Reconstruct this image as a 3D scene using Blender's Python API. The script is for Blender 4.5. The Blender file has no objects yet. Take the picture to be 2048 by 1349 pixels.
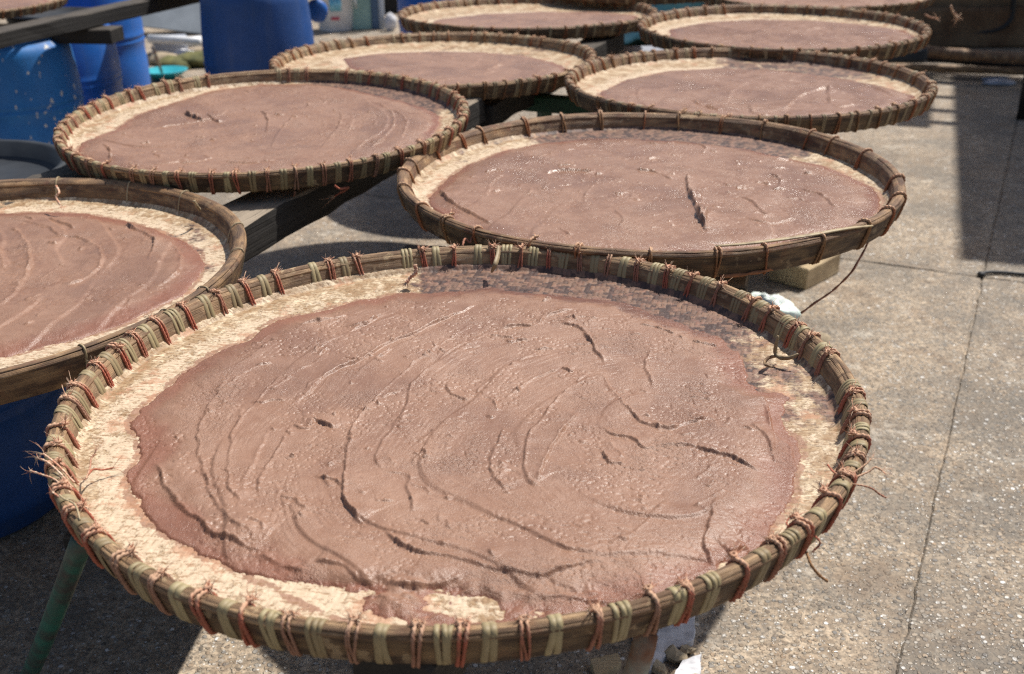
import bpy, math, random
import numpy as np
from mathutils import Vector, Matrix

random.seed(7)
rng = np.random.RandomState(7)
scene = bpy.context.scene
COL = scene.collection
R = math.radians

# ------------------------------------------------------------------ camera
ZT = 0.70                      # height of the tray plane above the ground
FPX, CH, CP, CR = 2218.0, 0.640, R(24.38), R(-0.77)
cam_d = bpy.data.cameras.new('camera')
cam = bpy.data.objects.new('camera', cam_d)
COL.objects.link(cam)
scene.camera = cam
cam_d.sensor_width = 36.0
cam_d.lens = FPX / 2048 * 36.0
cam_d.clip_start, cam_d.clip_end = 0.05, 600
cF = np.array([0, math.cos(CP), -math.sin(CP)])
_rt = np.array([1.0, 0, 0]); _up = np.cross(_rt, cF)
cR = _rt * math.cos(CR) + _up * math.sin(CR)
cU = -_rt * math.sin(CR) + _up * math.cos(CR)
CAM = np.array([0, 0, ZT + CH])
m = Matrix.Identity(4)
for i in range(3):
    m[i][0], m[i][1], m[i][2], m[i][3] = cR[i], cU[i], -cF[i], CAM[i]
cam.matrix_world = m
cam_d.dof.use_dof = True
cam_d.dof.focus_distance = 1.50
cam_d.dof.aperture_fstop = 6.3

# ------------------------------------------------------------------ sun and sky
SUNOFF = np.array([-0.33, -0.27, -0.70])          # direction in which the light travels
sd = -SUNOFF / np.linalg.norm(SUNOFF)
elev = math.asin(sd[2]); az = math.atan2(sd[0], sd[1])      # azimuth clockwise from +Y
world = bpy.data.worlds.new('World'); scene.world = world
world.use_nodes = True
wn = world.node_tree; wn.nodes.clear()
sky = wn.nodes.new('ShaderNodeTexSky'); sky.sky_type = 'NISHITA'; sky.sun_disc = False
sky.sun_elevation = elev; sky.sun_rotation = az
sky.air_density = 1.0; sky.dust_density = 2.5; sky.ozone_density = 1.0
bg = wn.nodes.new('ShaderNodeBackground'); bg.inputs['Strength'].default_value = 0.086
wo = wn.nodes.new('ShaderNodeOutputWorld')
wn.links.new(sky.outputs[0], bg.inputs[0]); wn.links.new(bg.outputs[0], wo.inputs[0])
sun_d = bpy.data.lights.new('sun', 'SUN'); sun_d.energy = 4.9; sun_d.angle = R(1.1)
sun_d.color = (1.0, 0.955, 0.89)
sun = bpy.data.objects.new('sun', sun_d); COL.objects.link(sun)
sun.location = (3, 3, 6)
sun.rotation_euler = Vector(SUNOFF).to_track_quat('-Z', 'Y').to_euler()
scene.view_settings.view_transform = 'Standard'
scene.view_settings.look = 'None'
scene.view_settings.exposure = 0.27
scene.view_settings.gamma = 1.0
scene.view_settings.use_curve_mapping = False
scene.render.engine = 'CYCLES'
scene.cycles.max_bounces = 6
scene.cycles.use_denoising = False
scene.cycles.pixel_filter_type = 'BLACKMAN_HARRIS'
scene.cycles.filter_width = 1.15

# ------------------------------------------------------------------ pixel helpers
def ray(x, y):
    return cF + cR * (x - 1024) / FPX + cU * (674.5 - y) / FPX
def un(x, y, z):               # pixel of the photo -> point at height z (above ground)
    d = ray(x, y); t = (z - CAM[2]) / d[2]
    return CAM + d * t
def uny(x, y, Y):              # pixel -> point on the upright plane at depth Y
    d = ray(x, y); t = Y / d[1]
    return CAM + d * t

# ------------------------------------------------------------------ noise
_T = [np.random.RandomState(100 + s).rand(256, 256) for s in range(12)]
def vn(x, y, s=0):
    T = _T[s % 12]
    xi = np.floor(x).astype(int); yi = np.floor(y).astype(int)
    fx = x - xi; fy = y - yi
    fx = fx * fx * fx * (fx * (fx * 6 - 15) + 10); fy = fy * fy * fy * (fy * (fy * 6 - 15) + 10)
    a = T[xi % 256, yi % 256]; b = T[(xi + 1) % 256, yi % 256]
    c = T[xi % 256, (yi + 1) % 256]; d = T[(xi + 1) % 256, (yi + 1) % 256]
    return (a * (1 - fx) + b * fx) * (1 - fy) + (c * (1 - fx) + d * fx) * fy
def fbm(x, y, s=0, o=4, g=0.5):
    r = 0; a = 1; t = 0
    for k in range(o):
        r = r + a * vn(x * 2 ** k + 17.3 * k + s * 3.1, y * 2 ** k + 9.1 * k + s * 5.7, s + k); t += a; a *= g
    return r / t * 2 - 1
def sst(a, b, x):
    t = np.clip((x - a) / (b - a), 0, 1); return t * t * (3 - 2 * t)

# ------------------------------------------------------------------ materials
class NT:
    def __init__(s, name):
        s.m = bpy.data.materials.new(name); s.m.use_nodes = True
        s.t = s.m.node_tree; s.t.nodes.clear()
        s.out = s.t.nodes.new('ShaderNodeOutputMaterial')
        s.b = s.t.nodes.new('ShaderNodeBsdfPrincipled')
        s.t.links.new(s.b.outputs[0], s.out.inputs[0])
        s.tc = s.t.nodes.new('ShaderNodeTexCoord')
    def n(s, ty, **k):
        nd = s.t.nodes.new(ty)
        for a, b in k.items(): setattr(nd, a, b)
        return nd
    def lk(s, a, b): s.t.links.new(a, b)
    def put(s, sock, v):
        if hasattr(v, 'is_output') or isinstance(v, bpy.types.NodeSocket): s.lk(v, sock)
        elif isinstance(v, (tuple, list)): sock.default_value = (*v, 1) if len(v) == 3 and len(sock.default_value) == 4 else v
        else: sock.default_value = v
    def map(s, co, scale=(1, 1, 1), loc=(0, 0, 0), rot=(0, 0, 0)):
        nd = s.n('ShaderNodeMapping'); s.put(nd.inputs[0], co)
        nd.inputs['Scale'].default_value = scale; nd.inputs['Location'].default_value = loc
        nd.inputs['Rotation'].default_value = rot
        return nd.outputs[0]
    def noise(s, co, scale, detail=3, rough=0.55, dist=0.0, col=False):
        nd = s.n('ShaderNodeTexNoise'); s.put(nd.inputs['Vector'], co)
        nd.inputs['Scale'].default_value = scale; nd.inputs['Detail'].default_value = detail
        nd.inputs['Roughness'].default_value = rough; nd.inputs['Distortion'].default_value = dist
        return nd.outputs[1 if col else 0]
    def vor(s, co, scale, out='Distance', feature='F1', rnd=1.0):
        nd = s.n('ShaderNodeTexVoronoi', feature=feature); s.put(nd.inputs['Vector'], co)
        nd.inputs['Scale'].default_value = scale; nd.inputs['Randomness'].default_value = rnd
        return nd.outputs[out]
    def rmp(s, f, *st):
        nd = s.n('ShaderNodeValToRGB'); s.put(nd.inputs[0], f)
        e = nd.color_ramp.elements
        while len(e) < len(st): e.new(0.5)
        for i, (p, c) in enumerate(st):
            e[i].position = p; e[i].color = (*c, 1) if isinstance(c, tuple) else (c, c, c, 1)
        return nd.outputs[0]
    def mix(s, f, a, b, mode='MIX'):
        nd = s.n('ShaderNodeMix', data_type='RGBA', blend_type=mode)
        s.put(nd.inputs[0], f); s.put(nd.inputs[6], a); s.put(nd.inputs[7], b)
        return nd.outputs[2]
    def ma(s, op, a, b=0.0, clamp=False):
        nd = s.n('ShaderNodeMath', operation=op); nd.use_clamp = clamp
        s.put(nd.inputs[0], a); s.put(nd.inputs[1], b)
        return nd.outputs[0]
    def attr(s, name, out='Fac'):
        nd = s.n('ShaderNodeAttribute'); nd.attribute_name = name; return nd.outputs[out]
    def rand(s): return s.n('ShaderNodeObjectInfo').outputs['Random']
    def bump(s, h, dist, strength=1.0, prev=None):
        nd = s.n('ShaderNodeBump'); nd.inputs['Strength'].default_value = strength
        nd.inputs['Distance'].default_value = dist; s.put(nd.inputs['Height'], h)
        if prev is not None: s.put(nd.inputs['Normal'], prev)
        return nd.outputs[0]
    def fin(s, col, rough=0.6, normal=None, spec=None, metal=None):
        s.put(s.b.inputs['Base Color'], col); s.put(s.b.inputs['Roughness'], rough)
        if normal is not None: s.put(s.b.inputs['Normal'], normal)
        if spec is not None: s.put(s.b.inputs['Specular IOR Level'], spec)
        if metal is not None: s.put(s.b.inputs['Metallic'], metal)
        return s.m

def mat_paste(wet=0.0):
    s = NT('wet_shrimp_paste' if wet else 'shrimp_paste'); co = s.tc.outputs['Object']
    thin = s.attr('thin'); rough_a = s.attr('crumb')
    n1 = s.noise(co, 9, 4); n2 = s.noise(co, 60, 4, 0.6); n3 = s.noise(co, 420, 3, 0.6)
    c = s.mix(s.rmp(n1, (0.35, 0.0), (0.68, 1.0)), (0.282, 0.156, 0.098), (0.232, 0.118, 0.070))
    c = s.mix(s.ma('MULTIPLY', s.rmp(n2, (0.4, 0.0), (0.75, 1.0)), 0.45), c, (0.325, 0.196, 0.136))
    c = s.mix(thin, c, (0.225, 0.092, 0.054))
    damp = s.attr('damp'); c = s.mix(s.rmp(s.ma('ADD', damp, s.ma('MULTIPLY', s.ma('SUBTRACT', s.noise(co, 24, 5, 0.65), 0.5), 1.5)), (0.45, 0.0), (0.8, 0.8)), c, (0.115, 0.050, 0.034))
    wetm = s.rmp(s.noise(co, 5.5, 4, 0.6, 0.8), (0.46, 0.0), (0.60, 1.0)); c = s.mix(s.ma('MULTIPLY', wetm, 0.36), c, (0.165, 0.085, 0.056))
    sp = s.vor(co, 300, 'Color'); sp = s.rmp(sp, (0.86, 0.0), (0.93, 1.0))
    c = s.mix(s.ma('MULTIPLY', sp, 0.35), c, (0.17, 0.08, 0.055))
    pit = s.rmp(s.noise(co, 330, 2), (0.655, 0.0), (0.70, 1.0))
    c = s.mix(s.ma('MULTIPLY', pit, s.ma('ADD', 0.40, s.ma('MULTIPLY', rough_a, 0.1))), c, (0.10, 0.042, 0.030))
    ms = s.rmp(s.noise(co, 14, 3), (0.48, 0.10), (0.66, 0.6))
    b = s.bump(n2, 0.0012, 0.5)
    b = s.bump(s.ma('MULTIPLY', s.noise(co, 190, 4, 0.65), ms), 0.0018, 0.7, b)
    gm = s.ma('ADD', s.ma('MULTIPLY', rough_a, 0.35), s.rmp(s.noise(co, 20, 4, 0.6), (0.40, 0.22), (0.62, 0.55)))
    b = s.bump(s.ma('MULTIPLY', s.noise(co, 430, 3, 0.65), gm), 0.0026, 0.9, b)
    b = s.bump(s.noise(co, 900, 2, 0.5), 0.0006, 0.6, b)
    rg = s.ma('SUBTRACT', s.rmp(s.noise(co, 30, 3), (0.35, 0.34 - wet), (0.7, 0.48 - wet)), s.ma('MULTIPLY', wetm, 0.09))
    return s.fin(c, rg, b, 0.55)

def mat_bamboo(name, c1, c2, c3, spots=0.5, redd=0.0):
    s = NT(name)
    uv = s.attr('suv', 'Vector'); ob = s.tc.outputs['Object']; rnd = s.rand()
    off = s.n('ShaderNodeVectorMath', operation='ADD'); s.lk(uv, off.inputs[0])
    cb = s.n('ShaderNodeCombineXYZ'); s.put(cb.inputs[0], s.ma('MULTIPLY', rnd, 7.3)); s.put(cb.inputs[1], s.ma('MULTIPLY', rnd, 3.1)); s.lk(cb.outputs[0], off.inputs[1])
    uv = off.outputs[0]
    fib = s.noise(s.map(uv, (11, 1100, 1)), 1.0, 4, 0.65)
    fib2 = s.noise(s.map(uv, (3, 240, 1)), 1.0, 3, 0.6)
    blot = s.noise(s.map(uv, (14, 60, 1)), 1.0, 4, 0.6)
    c = s.mix(s.rmp(fib2, (0.3, 0.0), (0.7, 1.0)), c1, c2)
    c = s.mix(s.rmp(blot, (0.42, 0.0), (0.60, 1.0)), c, c3)
    c = s.mix(s.ma('MULTIPLY', s.rmp(fib, (0.54, 0.0), (0.64, 1.0)), 0.8), c, tuple(v * 0.35 for v in c3))
    pale = s.rmp(s.noise(ob, 34, 4, 0.6), (0.60, 0.0), (0.63, 1.0))
    c = s.mix(s.ma('MULTIPLY', pale, spots), c, (0.52, 0.38, 0.22))
    red = s.rmp(s.noise(ob, 38, 3, 0.6, 0.5), (0.55, 0.0), (0.70, 1.0))
    c = s.mix(s.ma('MULTIPLY', red, redd), c, (0.24, 0.075, 0.035))
    seg = s.noise(s.map(uv, (16, 25, 1)), 1.0, 2, 0.5)
    c = s.mix(s.rmp(seg, (0.40, 0.0), (0.60, 0.45)), c, tuple(v * 0.6 for v in c3))
    c = s.mix(s.ma('MULTIPLY', s.rmp(seg, (0.30, 1.0), (0.45, 0.0)), 0.5), c, tuple(min(1, v * 1.25) for v in c1))
    c = s.mix(s.ma('MULTIPLY', rnd, 0.15), c, (0.10, 0.075, 0.055))
    b = s.bump(fib, 0.0020, 0.9); b = s.bump(blot, 0.0012, 0.4, b)
    return s.fin(c, s.rmp(blot, (0.3, 0.50), (0.7, 0.75)), b, 0.4)

def mat_rattan(name='rattan', c1=(0.29, 0.235, 0.115), c2=(0.42, 0.35, 0.20)):
    s = NT(name); ob = s.tc.outputs['Object']; rnd = s.rand()
    n = s.noise(ob, 160, 3); c = s.mix(n, c1, c2)
    c = s.mix(s.ma('MULTIPLY', rnd, 0.7), c, (0.17, 0.115, 0.06))
    st = s.rmp(s.noise(ob, 45, 3), (0.5, 0.0), (0.66, 1.0))
    c = s.mix(s.ma('MULTIPLY', st, 0.6), c, (0.16, 0.10, 0.05))
    return s.fin(c, 0.55, s.bump(s.noise(s.map(ob, (1, 1400, 1)), 1, 2), 0.0004, 0.7), 0.45)

def mat_cord(name, c1, c2):
    s = NT(name); ob = s.tc.outputs['Object']; rnd = s.rand()
    c = s.mix(s.rmp(s.ma('FRACT', s.ma('MULTIPLY', rnd, 13.7)), (0.25, 0.0), (0.9, 1.0)), c1, c2)
    c = s.mix(s.ma('MULTIPLY', s.rmp(s.noise(ob, 120, 3), (0.48, 0.0), (0.66, 1.0)), 0.6), c, (0.20, 0.10, 0.055))
    sp = s.n('ShaderNodeSeparateXYZ'); s.lk(ob, sp.inputs[0])
    wear = s.ma('ADD', s.ma('MULTIPLY', sp.outputs[2], 32.0), s.ma('MULTIPLY', s.noise(ob, 260, 3), 0.7))
    c = s.mix(s.ma('MULTIPLY', s.rmp(wear, (0.80, 0.0), (1.20, 1.0)), 0.75), c, (0.58, 0.38, 0.25))
    return s.fin(c, 0.8, s.bump(s.noise(ob, 900, 2), 0.0006, 0.9), 0.2)

def mat_fray(name='cord_fray', c1=(0.66, 0.50, 0.36), c2=(0.50, 0.24, 0.15)):
    s = NT(name); c = s.mix(s.rmp(s.noise(s.tc.outputs['Object'], 150, 2), (0.4, 0.0), (0.6, 1.0)), c1, c2)
    return s.fin(c, 0.8, None, 0.2)

def mat_mat():
    s = NT('woven_mat'); ob = s.tc.outputs['Object']
    st = s.attr('strip'); gap = s.attr('gap'); res = s.attr('residue'); dk = s.attr('stain')
    n1 = s.noise(ob, 28, 4, 0.6); n2 = s.noise(s.map(ob, (150, 520, 200), rot=(0, 0, 0.8)), 1, 3, 0.6)
    c = s.mix(s.rmp(st, (0.1, 0.0), (0.9, 1.0)), (0.34, 0.240, 0.140), (0.62, 0.505, 0.350))
    fl = s.noise(s.map(ob, (110, 620, 200), rot=(0, 0, 2.3)), 1, 3, 0.6)
    c = s.mix(s.ma('MULTIPLY', s.rmp(n2, (0.50, 0.0), (0.66, 1.0)), 0.85), c, (0.16, 0.085, 0.035))
    c = s.mix(s.ma('MULTIPLY', s.rmp(fl, (0.58, 0.0), (0.68, 1.0)), 0.7), c, (0.70, 0.54, 0.33))
    c = s.mix(s.rmp(n1, (0.47, 0.0), (0.64, 0.85)), c, (0.26, 0.155, 0.075))
    rn = s.noise(ob, 62, 7, 0.72, 0.5)
    rm = s.rmp(s.ma('ADD', rn, s.ma('SUBTRACT', s.ma('MULTIPLY', res, 0.34), 0.25)), (0.49, 0.0), (0.525, 1.0))
    c = s.mix(s.ma('MULTIPLY', gap, 0.85), c, (0.10, 0.055, 0.025)); cream = s.mix(s.noise(ob, 60, 3), (0.64, 0.53, 0.39), (0.46, 0.34, 0.22)); cream = s.mix(s.ma('MULTIPLY', s.ma('MULTIPLY', gap, s.rmp(s.noise(ob, 40, 3), (0.38, 0.0), (0.52, 1.0))), 0.85), cream, (0.22, 0.12, 0.055))
    c = s.mix(s.ma('MULTIPLY', rm, 0.9), c, cream)
    sm = s.rmp(s.ma('ADD', s.attr('smear'), s.ma('MULTIPLY', s.ma('SUBTRACT', s.noise(ob, 42, 6, 0.72), 0.5), 1.9)), (0.80, 0.0), (0.88, 1.0))
    c = s.mix(s.ma('MULTIPLY', sm, 0.85), c, (0.27, 0.140, 0.088))
    crk = s.rmp(s.noise(s.map(ob, (60, 260, 100), rot=(0, 0, 1.2)), 1, 5, 0.7), (0.54, 0.0), (0.60, 1.0))
    c = s.mix(s.ma('MULTIPLY', crk, 0.75), c, (0.24, 0.13, 0.06))
    pk = s.rmp(s.noise(ob, 20, 6, 0.72), (0.56, 0.0), (0.62, 1.0))
    c = s.mix(s.ma('MULTIPLY', pk, 0.7), c, (0.40, 0.21, 0.12))
    dn = s.ma('ADD', dk, s.ma('MULTIPLY', s.ma('SUBTRACT', s.noise(ob, 22, 5, 0.7), 0.5), 1.7))
    dcol = s.mix(s.rmp(st, (0.2, 0.0), (0.85, 1.0)), (0.050, 0.028, 0.026), (0.19, 0.105, 0.07))
    dcol = s.mix(s.ma('MULTIPLY', gap, 0.9), dcol, (0.018, 0.011, 0.010)); dcol = s.mix(s.rmp(s.noise(ob, 70, 4, 0.6), (0.52, 0.0), (0.68, 0.7)), dcol, (0.24, 0.12, 0.085))
    c = s.mix(s.rmp(dn, (0.36, 0.0), (0.56, 0.96)), c, dcol)
    b = s.bump(s.noise(ob, 90, 4, 0.6), 0.0028, 0.6); b = s.bump(rm, 0.0012, 0.5, b)
    return s.fin(c, 0.6, b, 0.4)

def mat_wood(name, c1, c2, c3=(0.05, 0.04, 0.03), sc=1.0, side_dark=0.0):
    s = NT(name); ob = s.tc.outputs['Object']
    g = s.noise(s.map(ob, (1.5 * sc, 60 * sc, 60 * sc)), 1, 5, 0.65, 0.3)
    g2 = s.noise(s.map(ob, (3 * sc, 190 * sc, 190 * sc)), 1, 3, 0.6)
    c = s.mix(s.rmp(g, (0.3, 0.0), (0.7, 1.0)), c1, c2)
    c = s.mix(s.ma('MULTIPLY', s.rmp(g2, (0.56, 0.0), (0.68, 1.0)), 0.7), c, c3)
    c = s.mix(s.rmp(s.noise(ob, 7, 4), (0.5, 0.0), (0.72, 0.7)), c, c3)
    if side_dark:      # sides darker than the top, picked by face normal
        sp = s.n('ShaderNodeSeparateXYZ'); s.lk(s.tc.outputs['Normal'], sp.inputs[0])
        c = s.mix(s.ma('MULTIPLY', s.rmp(sp.outputs[2], (0.3, 1.0), (0.6, 0.0)), side_dark), c, s.mix(s.rmp(g, (0.35, 0.0), (0.7, 1.0)), (0.010, 0.0095, 0.009), (0.030, 0.028, 0.026)))
    b = s.bump(g2, 0.003, 0.7); b = s.bump(g, 0.004, 0.6, b)
    return s.fin(c, 0.75, b, 0.3)

def mat_plastic(name, c1, c2, rough=0.42, spots=0.0, dirt=0.18):
    s = NT(name); ob = s.tc.outputs['Object']
    c = s.mix(s.rmp(s.noise(ob, 5, 4, 0.6), (0.35, 0.0), (0.7, 1.0)), c1, c2)
    streak = s.rmp(s.noise(s.map(ob, (22, 22, 1.6)), 1, 4, 0.6), (0.52, 0.0), (0.75, 1.0))
    c = s.mix(s.ma('MULTIPLY', streak, dirt), c, (0.16, 0.17, 0.18))
    if spots:
        sp = s.rmp(s.noise(s.map(ob, (1.4, 1.4, 0.8)), 26, 2, 0.5), (0.655, 0.0), (0.675, 1.0))
        c = s.mix(s.ma('MULTIPLY', sp, spots), c, (0.62, 0.58, 0.48))
    b = s.bump(s.noise(ob, 70, 3), 0.001, 0.3)
    return s.fin(c, s.rmp(s.noise(ob, 12, 3), (0.3, rough), (0.75, rough + 0.25)), b, 0.5)

def mat_ground():
    s = NT('exposed_aggregate_concrete'); ob = s.tc.outputs['Object']
    warp = s.n('ShaderNodeVectorMath', operation='ADD'); s.lk(ob, warp.inputs[0])
    wv = s.n('ShaderNodeVectorMath', operation='SCALE'); s.put(wv.inputs[0], s.noise(ob, 60, 2, 0.5, 0, True)); wv.inputs['Scale'].default_value = 0.008
    s.lk(wv.outputs[0], warp.inputs[1]); co = warp.outputs[0]
    vd = s.vor(co, 88); vc = s.vor(co, 88, 'Color')
    vd2 = s.vor(co, 190); vc2 = s.vor(co, 190, 'Color')
    sep = s.n('ShaderNodeSeparateColor'); s.lk(vc, sep.inputs[0])
    sep2 = s.n('ShaderNodeSeparateColor'); s.lk(vc2, sep2.inputs[0])
    base = s.mix(s.rmp(s.noise(ob, 3.0, 5, 0.65), (0.35, 0.0), (0.68, 1.0)), (0.60, 0.480, 0.345), (0.32, 0.245, 0.168))
    base = s.mix(s.rmp(s.noise(ob, 22, 5, 0.7), (0.45, 0.0), (0.60, 0.75)), base, (0.24, 0.175, 0.115))
    base = s.mix(s.rmp(s.noise(ob, 90, 4, 0.7), (0.42, 0.0), (0.60, 0.9)), base, (0.17, 0.135, 0.10))
    peb = s.rmp(sep.outputs[0], (0.0, (0.10, 0.085, 0.07)), (0.3, (0.36, 0.26, 0.17)), (0.55, (0.46, 0.40, 0.32)), (0.78, (0.15, 0.145, 0.14)), (0.92, (0.50, 0.45, 0.38)), (0.985, (0.74, 0.72, 0.68)))
    pm = s.ma('MULTIPLY', s.rmp(vd, (0.36, 1.0), (0.48, 0.0)), s.rmp(sep.outputs[1], (0.30, 0.0), (0.34, 1.0)))
    c = s.mix(s.ma('MULTIPLY', pm, 0.95), base, peb)
    peb2 = s.rmp(sep2.outputs[0], (0.0, (0.12, 0.10, 0.085)), (0.5, (0.34, 0.28, 0.20)), (0.92, (0.42, 0.38, 0.32)), (0.98, (0.82, 0.80, 0.76)))
    pm2 = s.ma('MULTIPLY', s.rmp(vd2, (0.34, 1.0), (0.46, 0.0)), s.rmp(sep2.outputs[1], (0.5, 0.0), (0.54, 1.0)))
    c = s.mix(s.ma('MULTIPLY', pm2, 0.9), c, peb2)
    big = s.rmp(s.noise(ob, 3.1, 7, 0.74), (0.46, 0.0), (0.57, 1.0))
    c = s.mix(s.ma('MULTIPLY', big, 0.5), c, (0.13, 0.12, 0.105))
    st2 = s.rmp(s.noise(ob, 4.5, 6, 0.7, 0.6), (0.54, 0.0), (0.64, 1.0)); c = s.mix(s.ma('MULTIPLY', st2, 0.4), c, (0.20, 0.135, 0.085))
    st3 = s.rmp(s.noise(s.map(ob, loc=(5, 3, 0)), 7, 5, 0.65), (0.60, 0.0), (0.66, 1.0)); c = s.mix(s.ma('MULTIPLY', st3, 0.35), c, (0.66, 0.60, 0.50))
    tone = s.attr('tone'); c = s.mix(s.ma('MULTIPLY', tone, s.rmp(s.noise(ob, 5, 5, 0.65), (0.38, 0.35), (0.60, 1.0))), c, s.mix(pm, (0.085, 0.08, 0.07), peb))
    rg = s.ma('SUBTRACT', 0.78, s.ma('MULTIPLY', s.ma('MULTIPLY', pm2, s.rmp(sep2.outputs[2], (0.75, 0.0), (0.8, 1.0))), 0.6))
    h = s.ma('ADD', s.ma('MULTIPLY', pm, 0.9), s.ma('MULTIPLY', pm2, 0.35))
    b = s.bump(h, 0.0035, 0.9); b = s.bump(s.noise(ob, 300, 4, 0.7), 0.0015, 0.7, b)
    # tilt of each stone's face
    return s.fin(c, rg, b, 0.5)

def mat_plain(name, c1, c2=None, rough=0.6, sc=8, metal=0.0, bump=0.0, spec=0.5):
    s = NT(name); ob = s.tc.outputs['Object']
    n = s.noise(ob, sc, 5, 0.6)
    c = s.mix(s.rmp(n, (0.38, 0.0), (0.64, 1.0)), c1, c2 or tuple(v * 0.75 for v in c1))
    return s.fin(c, rough, s.bump(n, bump, 0.6) if bump else None, spec, metal)

M = dict(
    paste=mat_paste(), paste_wet=mat_paste(0.08),
    bamboo=mat_bamboo('bamboo_rim', (0.46, 0.300, 0.160), (0.33, 0.200, 0.100), (0.170, 0.098, 0.052), 0.7, 0.3),
    bamboo_gold=mat_bamboo('bamboo_rim_golden', (0.38, 0.235, 0.115), (0.28, 0.155, 0.07), (0.13, 0.075, 0.045), 0.35, 0.35),
    bamboo_dark=mat_bamboo('bamboo_rim_dark', (0.38, 0.235, 0.120), (0.27, 0.155, 0.075), (0.130, 0.070, 0.040), 0.5, 0.5),
    bamboo_skin=mat_bamboo('bamboo_outer_skin', (0.225, 0.142, 0.068), (0.150, 0.088, 0.042), (0.068, 0.040, 0.023), 0.55, 0.2),
    rattan=mat_rattan(), rattan_brown=mat_rattan('rattan_brown', (0.30, 0.22, 0.12), (0.40, 0.32, 0.20)),
    rattan_pale=mat_rattan('rattan_pale', (0.40, 0.31, 0.17), (0.52, 0.42, 0.26)),
    cord=mat_cord('orange_cord', (0.40, 0.125, 0.078), (0.33, 0.185, 0.125)),
    cord_brown=mat_cord('brown_cord', (0.30, 0.165, 0.08), (0.34, 0.12, 0.055)),
    fray=mat_fray(), matt=mat_mat(), ground=mat_ground(),
    wood=mat_wood('weathered_plank', (0.34, 0.28, 0.21), (0.20, 0.16, 0.12), side_dark=0.97),
    wood_dark=mat_wood('dark_plank', (0.10, 0.085, 0.068), (0.05, 0.042, 0.035), (0.02, 0.018, 0.016), side_dark=0.9),
    wood_pale=mat_wood('pale_wood', (0.50, 0.39, 0.24), (0.38, 0.28, 0.16), (0.20, 0.14, 0.08), 1.5),
    blue=mat_plastic('blue_plastic', (0.016, 0.075, 0.27), (0.012, 0.055, 0.19)),
    blue_bright=mat_plastic('bright_blue_plastic', (0.014, 0.135, 0.50), (0.012, 0.105, 0.42), 0.35, 0.0, 0.15),
    blue_spot=mat_plastic('spotted_blue_plastic', (0.012, 0.155, 0.45), (0.010, 0.115, 0.36), 0.5, 0.9, 0.15),
    black=mat_plastic('black_plastic', (0.010, 0.012, 0.016), (0.022, 0.028, 0.036), 0.55, 0, 0.05),
    white=mat_plain('white_plastic', (0.72, 0.73, 0.74), (0.60, 0.61, 0.62), 0.4, 10),
    green_metal=mat_plain('worn_green_paint', (0.02, 0.12, 0.085), (0.04, 0.038, 0.034), 0.5, 18, 0.0, 0.001),
    dark_green=mat_plain('dark_green_paint', (0.01, 0.065, 0.035), (0.012, 0.05, 0.03), 0.45, 12),
    rust=mat_plain('rusty_pipe', (0.20, 0.085, 0.042), (0.27, 0.30, 0.25), 0.85, 16, 0.0, 0.0),
    wall=mat_plain('stained_wall', (0.21, 0.145, 0.085), (0.10, 0.055, 0.028), 0.85, 3.2, 0.0, 0.01),
    grey_sheet=mat_plain('grey_sheet', (0.20, 0.23, 0.26), (0.15, 0.175, 0.20), 0.5, 6),
    grey_board=mat_plain('pale_grey_board', (0.36, 0.39, 0.45), (0.28, 0.30, 0.35), 0.4, 9),
    green_sheet=mat_plain('pale_green_sheet', (0.30, 0.46, 0.40), (0.24, 0.38, 0.33), 0.6, 5),
    blue_sheet=mat_plain('slate_blue_sheet', (0.10, 0.17, 0.27), (0.08, 0.14, 0.22), 0.55, 5),
    pale_blue=mat_plain('pale_blue_paint', (0.45, 0.52, 0.62), (0.38, 0.45, 0.55), 0.5, 7),
    turq=mat_plain('turquoise_plastic', (0.03, 0.36, 0.42), (0.02, 0.28, 0.34), 0.35, 6),
    tarp=mat_plain('sea_green_tarp', (0.12, 0.30, 0.29), (0.07, 0.20, 0.20), 0.45, 9, 0.0, 0.01),
    stone=mat_plain('rubble', (0.42, 0.34, 0.23), (0.22, 0.17, 0.11), 0.9, 12, 0.0, 0.006),
    moss=mat_plain('mossy_rubble', (0.16, 0.15, 0.05), (0.07, 0.075, 0.03), 0.95, 14, 0.0, 0.008),
    label_blue=mat_plain('label_blue', (0.10, 0.42, 0.60), (0.30, 0.58, 0.70), 0.5, 30),
    label_red=mat_plain('label_red', (0.60, 0.10, 0.14), (0.5, 0.09, 0.12), 0.5, 30),
    rubber=mat_plain('black_rubber', (0.018, 0.018, 0.02), None, 0.6),
    plaster=mat_plain('white_plaster', (0.66, 0.66, 0.68), (0.42, 0.42, 0.44), 0.8, 40, 0.0, 0.004),
    bag=mat_plain('thin_plastic_bag', (0.86, 0.90, 0.87), (0.70, 0.86, 0.78), 0.7, 30, 0, 0.012),
    roof=mat_plain('corrugated_sheet', (0.25, 0.26, 0.27), (0.2, 0.15, 0.11), 0.6, 2),
)

# ------------------------------------------------------------------ mesh helpers
def tag(o, label=None, cat=None, group=None, kind=None):
    if label: o['label'] = label
    if cat: o['category'] = cat
    if group: o['group'] = group
    if kind: o['kind'] = kind
    return o

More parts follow.
